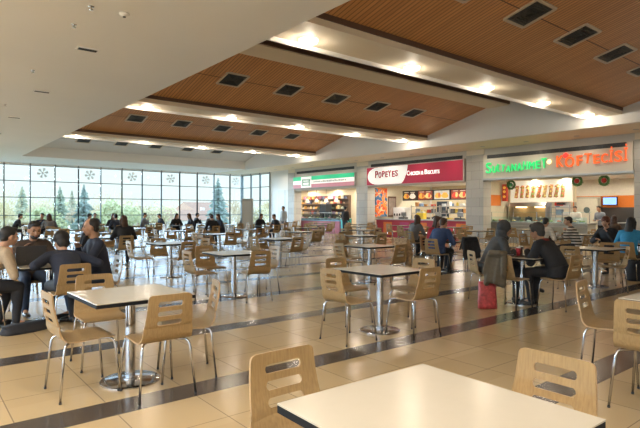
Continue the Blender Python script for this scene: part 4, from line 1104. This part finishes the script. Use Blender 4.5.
# -- woman with headscarf and man in black suit
x, y, a = seat_xy(('G', 'N'), -.02)
p = make_person(dict(lean=16, hunch=12, nod=10, turn=0, armR=((.24, .22, .80), (.08, .40, .82)), armL=((.25, .22, .81), (.10, .42, .82)), legR=((.10, .44, .50), (.10, .42, .09)), legL=((-.02, .46, .60), (-.10, .68, .27))), dict(skin=SKIN, top=cloth('charcoal_knit', (.065, .063, .062)), legs=DARK, hair=cloth('charcoal_scarf', (.055, .055, .058))), 'hood', coat=.005)
place(p, x, y, a, 'seated person in charcoal headscarf with crossed legs, near the red bag')
x, y, a = seat_xy(('G', 'S'), -.02)
p = make_person(dict(lean=20, hunch=16, nod=14, turn=-6, armL=((.24, .26, .80), (.12, .44, .84)), armR=((.26, .24, .815), (.14, .44, .805)), legL=((.14, .42, .52), (.15, .36, .09)), legR=((.12, .43, .52), (.13, .46, .09))), dict(skin=SKIN2, top=DARK, legs=DARK, hair=HGREY), 'bushy', coat=.02)
place(p, x, y, a, 'seated grey-haired person in black suit bending over a meal')
sc = MB(); P = skeleton(dict(lean=20, hunch=16))
sc.loft([[P['SH'] + P['up2'] * .045 + (P['right'] * math.cos(v) * (.085 + .03 * math.cos(u)) + P['fw'] * math.sin(v) * (.08 + .03 * math.cos(u))) + P['up2'] * .03 * math.sin(u) for u in [2 * PI * t / 8 for t in range(8)]] for v in [2 * PI * t / 24 for t in range(25)]], cap=False)
s_o = sc.build('scarf', cloth('maroon_scarf', (.20, .03, .03)), p, True)
# -- blue jacket
x, y, a = seat_xy(('H', 'W'))
p = make_person(dict(lean=16, hunch=12, nod=10, turn=5, armR=((.26, .2, .815), (.12, .42, .805)), armL=((.27, .2, .815), (.12, .42, .805)), legR=((.14, .40, .51), (.16, .24, .09))), dict(skin=SKIN, top=BLUEJ, legs=DARK, hair=HBROWN), 'short', coat=.02)
place(p, x, y, a, 'seated person in navy blue jacket, back to the camera, by the middle aisle')
# -- striped jumper, white top, brown jacket
x, y, a = seat_xy(('K', 'S'))
p = make_person(dict(lean=12, hunch=10, nod=8, turn=-20, armL=((.25, .2, .815), (.08, .30, 1.0)), armR=((.26, .2, .815), (.12, .42, .805)), top='jumper'), dict(skin=SKIN, top=STRIPE, legs=DARK, hair=HBLACK), 'short', .010, .013)
place(p, x, y, a + 12, 'seated person in black and white striped jumper')
x, y, a = seat_xy(('K', 'W'))
p = make_person(dict(lean=18, hunch=12, nod=12, turn=0, top='shirt'), dict(skin=SKIN, top=BLKWHT, legs=DARK, hair=HBLACK), 'short', .010, .013)
place(p, x, y, a, 'seated person in pale top across from the striped jumper')
# -- woman in blue
x, y, a = seat_xy(('M', 'W'))
p = make_person(dict(lean=10, hunch=8, nod=8, turn=10, top='top'), dict(skin=SKIN, top=TEAL, legs=DARK, hair=HBLACK), 'long', .010, .013)
place(p, x, y, a, 'seated person with long black hair in bright blue top, right frame edge')
# -- dark person with auburn hair
x, y, a = seat_xy(('M', 'N'))
p = make_person(dict(lean=10, hunch=8, nod=6, turn=0, armL=((.24, .22, .80), (.05, .28, 1.04)), armR=((.26, .2, .815), (.12, .38, .805))), dict(skin=SKIN, top=DARK, legs=DARK, hair=HRED), 'bushy', .010, .013, coat=.015)
place(p, x, y, 172, 'seated auburn-haired person in black jacket, hand raised to the chin')

# ---- background people : a few figures, dressed differently
def proto(pose, hair): return make_person(pose, dict(skin=SKIN, top=DARK, legs=DARK, hair=HBLACK), hair, .018, .02, face=False)
PR = {'sitA': proto(dict(lean=14, hunch=12, nod=12), 'short'), 'sitB': proto(dict(lean=6, hunch=8, nod=4, turn=20, armR=((.25, .2, .815), (.06, .3, 1.0))), 'short'), 'sitC': proto(dict(lean=12, hunch=8, nod=8, turn=-15), 'long'),
      'stand': proto(dict(sit=False, lean=2, hunch=4, armL=((.23, .02, 1.1), (.22, .14, .88)), armR=((.24, .0, 1.1), (.23, .1, .86))), 'short'),
      'serve': proto(dict(sit=False, lean=10, hunch=10, nod=14, armL=((.24, .12, 1.12), (.14, .36, 1.1)), armR=((.24, .12, 1.12), (.12, .36, 1.1))), 'short')}
used = {}
def bg(kind, x, y, ang, top, label, legs=None, hair=None, group=None):
    o = PR[kind] if kind not in used else copy_tree(PR[kind]); used[kind] = 1
    for c in o.children:
        nm = c.name.split('.')[0]
        m = {'jacket': top, 'trousers': legs or DARK, 'hair': hair}.get(nm)
        if m:
            c.material_slots[0].link = 'OBJECT'; c.material_slots[0].material = m
    return place(o, x, y, ang, label, group=group)
def nearest_seat(px, d):
    x, y = ond(px, d); best = None
    for k, (cx, cy, ca) in SEATS.items():
        if k in TAKEN: continue
        # compare across and along the sight line
        dd = math.hypot(cx - x, cy - y)
        if best is None or dd < best[0]: best = (dd, k)
    TAKEN.add(best[1]); return best[1]
TAKEN = {('L', s) for s in 'WESN'} | {('G', 'W'), ('G', 'N'), ('H', 'S'), ('G', 'S'), ('H', 'W'), ('K', 'S'), ('K', 'W'), ('M', 'W'), ('M', 'N')}
BG = [  # px, distance, figure, top, label
    (403, 17.2, 'sitB', NAVY, 'seated person in navy near the chicken counter, leftmost of three'),
    (417, 17.0, 'sitC', GREYC, 'seated person in grey top near the chicken counter, right of the navy top'),
    (440, 17.4, 'sitA', DARK, 'seated person in black near the chicken counter, rightmost of three'),
    (424, 13.4, 'sitC', REDC, 'seated person in red just left of the blue jacket'),
    (590, 17.5, 'sitC', BROWNC, 'seated person in brown jacket behind the striped jumper'),
    (213, 22.5, 'sitA', DARK, 'seated person in black, left of the dark group beside the grey panel'),
    (222, 22.8, 'sitC', NAVY, 'seated person in navy, right of the dark group beside the grey panel'),
    (258, 26.0, 'sitC', DARK, 'seated person in black just right of the grey panel'),
    (270, 26.2, 'sitA', DARK, 'seated person in black, second right of the grey panel'),
    (124, 13.6, 'sitC', DARK, 'seated person in long black coat behind the laptop table'),
]
wl = [(3, 24), (18, 22), (31, 20), (73, 25), (90, 26), (101, 24), (112, 22), (137, 27), (149, 26), (165, 28), (176, 29), (189, 27), (205, 29), (236, 30)]
for i, (px, d) in enumerate(wl):
    BG.append((px, d, ('sitA', 'sitB', 'sitC')[i % 3], (DARK, NAVY, GREYC, DARK, JEANS)[i % 5], 'distant seated person by the windows, %s from the left' % ORD[i]))
for px, d, kind, top, label in BG:
    k = nearest_seat(px, d); x, y, a = seat_xy(k)
    bg(kind, x, y, a, top, label, hair=(HBROWN if 'grey top' in label else None), group='people at the far tables' if 'distant' in label else None)
x, y = ond(345, 30.5); bg('stand', x, y, 20, DARK, 'standing person in dark clothes at the dessert counter', JEANS)
x, y = ond(284, 30); bg('stand', x, y, 190, cloth('pale_grey_coat', (.5, .52, .53)), 'standing person in pale grey coat by the white wall door', GREYC)
p1 = onx(577, 212, 23.4); bg('serve', 23.4, p1[1], 180, WHITEC, 'shop worker in white standing behind the serving counter', DARK)
p1 = onx(602, 212, 23.2); bg('serve', 23.2, p1[1], 165, cloth('blue_grey_shirt', (.24, .27, .34)), 'shop worker in blue-grey shirt leaning by the orange band', DARK)

# ------------------------------------------------------------------ things on tables and chairs
def coat(x, y, ang, m, label, seed=1, drop=.30, name='hanging_coat', u0=-.18, u1=.18):
    """coat hung over a chair back: a yoke over the top edge, body outside, sleeves at the sides"""
    rr = random.Random(seed); b = MB()
    for k in range(7):
        u = u0 + (u1 - u0) * k / 6
        b.capsule((u, -.245, .845), (u + rr.uniform(-.01, .01), -.335 + rr.uniform(-.02, .02), drop + rr.uniform(-.04, .05)), .030, .042 + rr.uniform(0, .012), 8)
        b.capsule((u, -.25, .845), (u, -.145, .62 + rr.uniform(-.04, .04)), .026, .022, 8)
    b.capsule((u0, -.25, .85), (u1, -.25, .85), .034, .034, 10)
    for q, s in ((u0, -1), (u1, 1)):
        b.capsule((q, -.27, .80), (q + s * .03, -.34, .55), .046, .042, 8); b.capsule((q + s * .03, -.34, .55), (q + s * .01, -.30, drop + .06), .042, .034, 8)
    b.capsule((u0 + .05, -.30, .84), (u1 - .05, -.30, .84), .045, .045, 10)
    me = remesh(b, name, .014, 3); o = bpy.data.objects.new(name, me); COL.objects.link(o); me.materials.append(m)
    o.location = (x, y, 0); o.rotation_euler = (0, 0, R(ang - 90)); return tag(o, label, 'coat')
x, y, a = SEATS[('G', 'W')]; coat(x, y, a, OLIVE, 'olive brown coat hung on the chair above the red bag', 3, .40, u0=-.18, u1=.07)
x, y, a = SEATS[('H', 'S')]; coat(x, y, a, DARK, 'black coat hung on an empty chair in the aisle', 4, .40, u0=-.27, u1=.10)
k = nearest_seat(118, 12.6); x, y, a = SEATS[k]; coat(x, y, a, DARK, 'long black coat hung on a chair behind the laptop table', 5, .2)
x, y, a = SEATS[('E', 'E')]
# brown patterned coat left of the blue jacket
k = nearest_seat(411, 12.0); x, y, a = SEATS[k]; coat(x, y, a, mat('tan_patterned', (.38, .24, .12), .8, vary=.5, scale=22), 'tan patterned coat hung on a chair left of the blue jacket', 8, .36)
# bags
def bag(name, loc, rz, s, m, label, seed=0, handles=True):
    rr = random.Random(seed); rt = empty(name, loc, R(rz)); w, d, h = s
    b = MB(); rings = []
    for t in range(9):
        f = t / 8; ww = w / 2 * (1 - .06 * f + .03 * math.sin(f * 7)); dd = d / 2 * (1 - .45 * f * f)
        rings.append([V(math.copysign(abs(math.cos(v)) ** .6, math.cos(v)) * ww + rr.uniform(-.006, .006), math.copysign(abs(math.sin(v)) ** .6, math.sin(v)) * dd + rr.uniform(-.006, .006), h * f) for v in [2 * PI * k / 24 for k in range(24)]])
    b.loft(rings); b.build('bag_body', m, rt, True)
    if handles:
        for sy in (-1, 1): MB().tube(arc_pts((-w * .22, sy * d * .18, h * .97), (0, sy * d * .2, h * 1.35), (w * .22, sy * d * .18, h * .97), 10), .007, 6).build('handle', m, rt, True)
    return tag(rt, label, 'bag')
BAGRED = mat('red_patterned_bag', (.42, .05, .05), .45, vary=.5, scale=22)
bag('shopping_bag', (6.80, 4.42, 0), -39, (.27, .15, .40), BAGRED, 'red patterned shopping bag on the floor behind the coated chair', 2)
bag('shoulder_bag', (1.10, 7.02, 0), 20, (.52, .26, .10), DARK, 'black flat bag lying on the floor below the laptop table', 3, False)
q = ond(634, 11.0); bag('shoulder_bag', (q[0], q[1], 0), 30, (.55, .3, .42), DARK, 'bulky black bag standing on the floor at right frame edge', 5)
# laptop
rt = empty('laptop', (1.22, 7.62, .75), R(8))
MB().box((0, 0, .012), (.36, .25, .02), bev=.006).build('keyboard_base', mat('laptop_grey', (.09, .09, .095), .4), rt)
MB().box((0, -.165, .13), (.36, .012, .25), rot=Matrix.Rotation(R(14), 3, 'X'), bev=.005).build('lid', mat('laptop_lid', (.07, .068, .07), .35), rt)
MB().box((0, -.1565, .132), (.33, .004, .215), rot=Matrix.Rotation(R(14), 3, 'X')).build('screen', mat('laptop_screen', (.2, .25, .3), .2, emit=.7, ecol=(.6, .75, 1)), rt)
tag(rt, 'dark open laptop on the table between the four people at left', 'laptop')
# trays, cups, plates
def tray(x, y, rz, label, m):
    rt = empty('serving_tray', (x, y, .75), R(rz))
    b = MB(); b.box((0, 0, .006), (.40, .28, .01), bev=.003)
    for s in (-1, 1): b.box((s * .197, 0, .014), (.012, .28, .02)); b.box((0, s * .137, .014), (.40, .012, .02))
    b.build('tray', m, rt); return tag(rt, label, 'tray')
def cup(x, y, z, m, label, h=.12, r=.035):
    rt = empty('paper_cup', (x, y, z)); MB().lathe([(r * .75, 0), (r, h), (r * .92, h), (r * .7, .01)], n=18).build('cup', m, rt, True)
    MB().lathe([(r * 1.05, h), (r * 1.05, h + .008), (r * .8, h + .014), (.002, h + .014)], n=18).build('lid', WHITE, rt, True); return tag(rt, label, 'cup')
def plate(x, y, z, foods, label):
    rt = empty('plate', (x, y, z)); MB().lathe([(.07, 0), (.11, .012), (.115, .016), (.07, .008), (.002, .006)], n=24).build('dish', WHITE, rt, True)
    rr = random.Random(int(x * 100))
    for i, c in enumerate(foods):
        b = MB()
        for t in range(5): b.ball((rr.uniform(-.05, .05), rr.uniform(-.05, .05), .02 + rr.uniform(0, .012)), (.028, .022, .014), 8)
        b.build('food', mat('meal_%d_%02d' % (i, int(c[0] * 99)), c, .6, vary=.2, scale=40), rt, True)
    return tag(rt, label, 'plate')
TRB = mat('tray_brown', (.10, .06, .04), .4); TRR = mat('tray_red', (.5, .05, .03), .4)
tray(7.42, 4.42, 85, 'dark tray before the headscarfed person', TRB); plate(7.40, 4.47, .765, [(.7, .12, .05), (.65, .4, .1)], 'plate of red and yellow food before the headscarfed person')
cup(7.46, 4.30, .764, REDC, 'red paper cup on the tray before the headscarfed person')
tray(7.66, 4.10, 0, 'dark tray before the person in the black suit', TRB); plate(7.68, 4.08, .765, [(.6, .35, .1), (.4, .15, .06)], 'plate of food before the person in the black suit')
cup(7.80, 4.45, .751, mat('cup_dark', (.12, .05, .03), .3), 'brown drink cup in the middle of the meal table', .13)
cup(10.35, 7.62, .751, mat('cup_dark', (.1, .1, .1)), 'brown drink cup on the table of the blue jacket', .14); cup(10.52, 7.80, .751, mat('cup_white', (.75, .72, .68), .4), 'white paper cup on the table of the blue jacket', .12)
tray(10.2, 7.7, 90, 'red tray on the table of the blue jacket', TRR)
tray(13.72, 7.0, 90, 'dark tray on the table of the striped jumper', TRB); cup(13.98, 6.9, .751, MATS['cup_white'], 'white paper cup on the table of the striped jumper')
# information panel standing among the tables
x, y = 15.1, 25.3
rt = empty('information_column', (x, y, 0), R(-38))
MB().box((0, 0, 1.08), (.62, .34, 2.10), bev=.015).build('column', mat('panel_grey_blue', (.40, .44, .46), .4, vary=.03), rt)
MB().box((0, 0, .015), (.72, .46, .03), bev=.005).build('base', STEEL, rt); MB().box((.0, 0, 2.145), (.66, .38, .03), bev=.005).build('cap', STEEL, rt)
MB().box((0, -.172, 1.12), (.50, .006, 1.8)).build('front_panel', mat('panel_pale', (.55, .58, .58), .3, vary=.03), rt)
tag(rt, 'tall grey rectangular column standing among the far tables', 'column')

# ------------------------------------------------------------------ outside
GR = mat('winter_grass', (.48, .46, .30), .9, vary=.2, scale=.6)
struct(MB().bb(-160, 220, WY + .3, 260, -3.2, -3.0).build('ground', GR))
struct(MB().bb(XL, 34, WY + .15, WY + 4.5, -.3, -.02).build('terrace', mat('terrace_stone', (.5, .48, .45), .8)))
BARK = mat('bark', (.16, .12, .09), .9, stretch=(12, 12, 2)); 
def conifer(x, y, h, r, m, label, seed):
    rr = random.Random(seed); rt = empty('conifer_tree', (x, y, -3.0))
    MB().tube([(0, 0, 0), (0, 0, h * .95)], [h * .02, .02], 7).build('trunk', BARK, rt)
    b = MB()
    for k in range(int(h * 45)):
        t = rr.random() ** .8; z = h * (.08 + .9 * t); rad = r * (1 - t) ** .85 * rr.uniform(.35, 1.2) + .04; a = rr.uniform(0, 2 * PI)
        d = V(math.cos(a), math.sin(a), 0); p = V(0, 0, z); e = p + d * rad + V(0, 0, -rad * rr.uniform(.15, .5)); s = d.cross(V(0, 0, 1)) * (.10 + rad * .16); u = V(0, 0, .10 + rad * .10)
        b.quad(p, p + (e - p) * .6 + s, e, p + (e - p) * .6 - s); b.quad(p, p + (e - p) * .5 + u, e, p + (e - p) * .6 - u)
    b.build('foliage', m, rt); return tag(rt, label, 'tree', 'trees outside the windows')
def bare_tree(x, y, h, m, label, seed):
    rr = random.Random(seed); rt = empty('bare_tree', (x, y, -3.0)); b = MB(); t_ = MB()
    def br(p, d, L, r, n):
        e = p + d * L
        (t_ if n > 3 else b).tube([p, lerp(p, e, .5) + V(rr.uniform(-1, 1), rr.uniform(-1, 1), 0) * L * .05, e], [r, r * .8, r * .6], 4 if n < 3 else 6)
        if n == 0: return
        for k in range(4 if n > 1 else 5):
            q = (d + V(rr.uniform(-1, 1), rr.uniform(-1, 1), rr.uniform(-.3, .6)) * .75).normalized(); br(lerp(p, e, rr.uniform(.55, 1)), q, L * rr.uniform(.6, .8), r * .62, n - 1)
    br(V(0, 0, 0), V(0, 0, 1), h * .3, h * .026, 4)
    for k in range(900):
        v = V(rr.gauss(0, 1), rr.gauss(0, 1), rr.gauss(0, 1)).normalized() * rr.random() ** .4; p = V(v.x * h * .30, v.y * h * .30, h * (.62 + .36 * v.z)); a = (V(v.x, v.y, v.z + .6) + V(rr.uniform(-.6, .6), rr.uniform(-.6, .6), rr.uniform(-.4, .6))).normalized() * h * .05; e = a.orthogonal().normalized() * h * .003
        b.quad(p - e, p + e, p + a + e * .3, p + a - e * .3)
    t_.build('trunk', BARK, rt); b.build('twigs', m, rt); return tag(rt, label, 'tree', 'trees outside the windows')
def leafy(x, y, h, r, m, label, seed):
    rr = random.Random(seed); rt = empty('evergreen_tree', (x, y, -3.0)); MB().tube([(0, 0, 0), (.1, 0, h * .6)], [.18, .08], 7).build('trunk', BARK, rt); b = MB()
    cl = [(V(rr.uniform(-.6, .6) * r, rr.uniform(-.6, .6) * r, h * rr.uniform(.40, .82)), r * rr.uniform(.35, .6)) for _ in range(12)]
    for k in range(1500):
        c, q = cl[k % 12]; v = V(rr.gauss(0, 1), rr.gauss(0, 1), rr.gauss(0, .9)).normalized() * q * rr.uniform(.7, 1.08); p = c + v; a = V(rr.uniform(-1, 1), rr.uniform(-1, 1), rr.uniform(-1, 1)).normalized() * .20; e = a.orthogonal().normalized() * .10
        b.quad(p - a, p - e, p + a, p + e)
    b.build('foliage', m, rt); return tag(rt, label, 'tree', 'trees outside the windows')
CON = mat('conifer_green', (.42, .46, .34), .9, vary=.3, scale=2); CONB = mat('conifer_bluegreen', (.36, .42, .36), .9, vary=.3, scale=2)  # foliage and twig tones lightened to paint in the washed-out haze
TWIG = mat('twig_tan', (.55, .44, .30), .9, vary=.2); TWIG2 = mat('twig_ochre', (.58, .48, .28), .9, vary=.2); LEAF = mat('leaf_green', (.50, .50, .27), .9, vary=.3, scale=2); LEAF2 = mat('leaf_olive', (.58, .50, .30), .9, vary=.3, scale=2)
TREES = [(8, 58, 184, 'b'), (22, 76, 186, 'c'), (38, 98, 197, 'l'), (50, 66, 188, 'b'), (60, 60, 186, 'c'), (72, 88, 190, 'c'), (84, 52, 184, 'd'), (97, 70, 188, 'b'), (110, 86, 186, 'b'), (124, 50, 196, 'l'), (140, 58, 199, 'l'), (150, 71, 194, 'b'), (218, 54, 177, 'd'), (232, 66, 188, 'b'), (163, 64, 206, 'l'), (240, 88, 192, 'b'), (256, 62, 205, 'l'), (42, 50, 206, 'l'), (6, 92, 200, 'l'), (104, 55, 207, 'l'), (270, 84, 190, 'b'), (-12, 66, 188, 'c'), (30, 86, 190, 'b'), (74, 74, 194, 'b'), (126, 80, 190, 'b'), (203, 130, 197, 'b'), (172, 126, 196, 'b'), (62, 106, 200, 'l'), (18, 44, 207, 'l')]
for i, (px, Y, ty, kd) in enumerate(TREES):
    p = ony(px, ty, Y); h = p[2] + 3.0; xord = ORD[i % 14]
    lab = {'b': 'bare tan winter tree', 'c': 'dark green conifer', 'd': 'tall blue-green conifer', 'l': 'low bushy green tree'}[kd]
    pos = 'outside the windows, at the %s' % ('far left of the glazing' if px < 20 else 'left of the glazing' if px < 60 else 'left-centre of the glazing' if px < 105 else 'centre of the glazing' if px < 165 else 'right of the glazing')
    others = sorted(q[0] for q in TREES if q[3] == kd); rank = others.index(px)
    lab = '%s outside the windows, %s of its kind from the left' % (lab, ORD[rank])
    if kd == 'b': bare_tree(p[0], p[1] + i * .01, h, TWIG if i % 2 else TWIG2, lab, i)
    elif kd == 'c': conifer(p[0], p[1], h, h * .26, CON, lab, i)
    elif kd == 'd': conifer(p[0], p[1], h, h * .28, CONB, lab, i)
    else: leafy(p[0], p[1], h, h * .36, LEAF if i % 2 else LEAF2, lab, i)
def house(x, y, w, d, hw, hr, rz, label):
    rt = empty('house', (x, y, -3.0), R(rz))
    MB().bb(-w / 2, w / 2, -d / 2, d / 2, 0, hw).build('wall', mat('house_wall', (.62, .58, .52), .8), rt)
    MB().prism([(-d / 2 - .5, hw), (d / 2 + .5, hw), (0, hw + hr)], 'X', -w / 2 - .5, w / 2 + .5).build('roof', mat('roof_tile_red', (.42, .24, .16), .8, vary=.15, scale=3), rt)
    n = max(2, int(w / 3))
    for k in range(n):
        f = MB().box((-w / 2 + w * (k + .5) / n, -d / 2 - .02, hw * .55), (1.1, .08, 1.2)).build('window', mat('house_window_frame', (.7, .7, .68), .6), rt)
        MB().box((-w / 2 + w * (k + .5) / n, -d / 2 - .06, hw * .55), (.9, .03, 1.0)).build('pane', mat('house_pane', (.12, .15, .18), .1), f)
    MB().box((w * .25, .6, hw + hr * .9), (.6, .6, 1.2)).build('chimney', mat('house_wall', (.6, .6, .6)), rt)
    return tag(rt, label, 'house')
p = ony(187, 207, 80); house(p[0], p[1], 11, 8, 3.0, 1.6, -12, 'long low house with a red tiled roof seen through the windows')
p = ony(205, 200, 105); house(p[0], p[1], 10, 9, 4.2, 2.2, 8, 'pale house with red roof behind the long low house')

# ------------------------------------------------------------------ daylight
w = bpy.data.worlds.new('sky'); SC.world = w; w.use_nodes = True; nt = w.node_tree; bgN = nt.nodes['Background']
tc = nt.nodes.new('ShaderNodeTexCoord'); sp = nt.nodes.new('ShaderNodeSeparateXYZ'); rp = nt.nodes.new('ShaderNodeValToRGB')
nt.links.new(tc.outputs['Generated'], sp.inputs[0]); nt.links.new(sp.outputs['Z'], rp.inputs[0]); nt.links.new(rp.outputs[0], bgN.inputs['Color'])
rp.color_ramp.elements[0].position = .09; rp.color_ramp.elements[0].color = (.60, .675, .67, 1); rp.color_ramp.elements[1].position = .16; rp.color_ramp.elements[1].color = (4.2, 5.8, 7.8, 1)
e = rp.color_ramp.elements.new(.55); e.color = (.6, .85, 1.2, 1)
bgN.inputs['Strength'].default_value = 1.4
sd = bpy.data.lights.new('sun', 'SUN'); sd.energy = 6.0; sd.angle = R(18); sd.color = (.64, .83, 1); so = bpy.data.objects.new('sun', sd); COL.objects.link(so)
sdir = Vector((.22, -1, -.165))                                # low hazy sun beyond the windows
so.rotation_euler = sdir.to_track_quat('-Z', 'Y').to_euler()
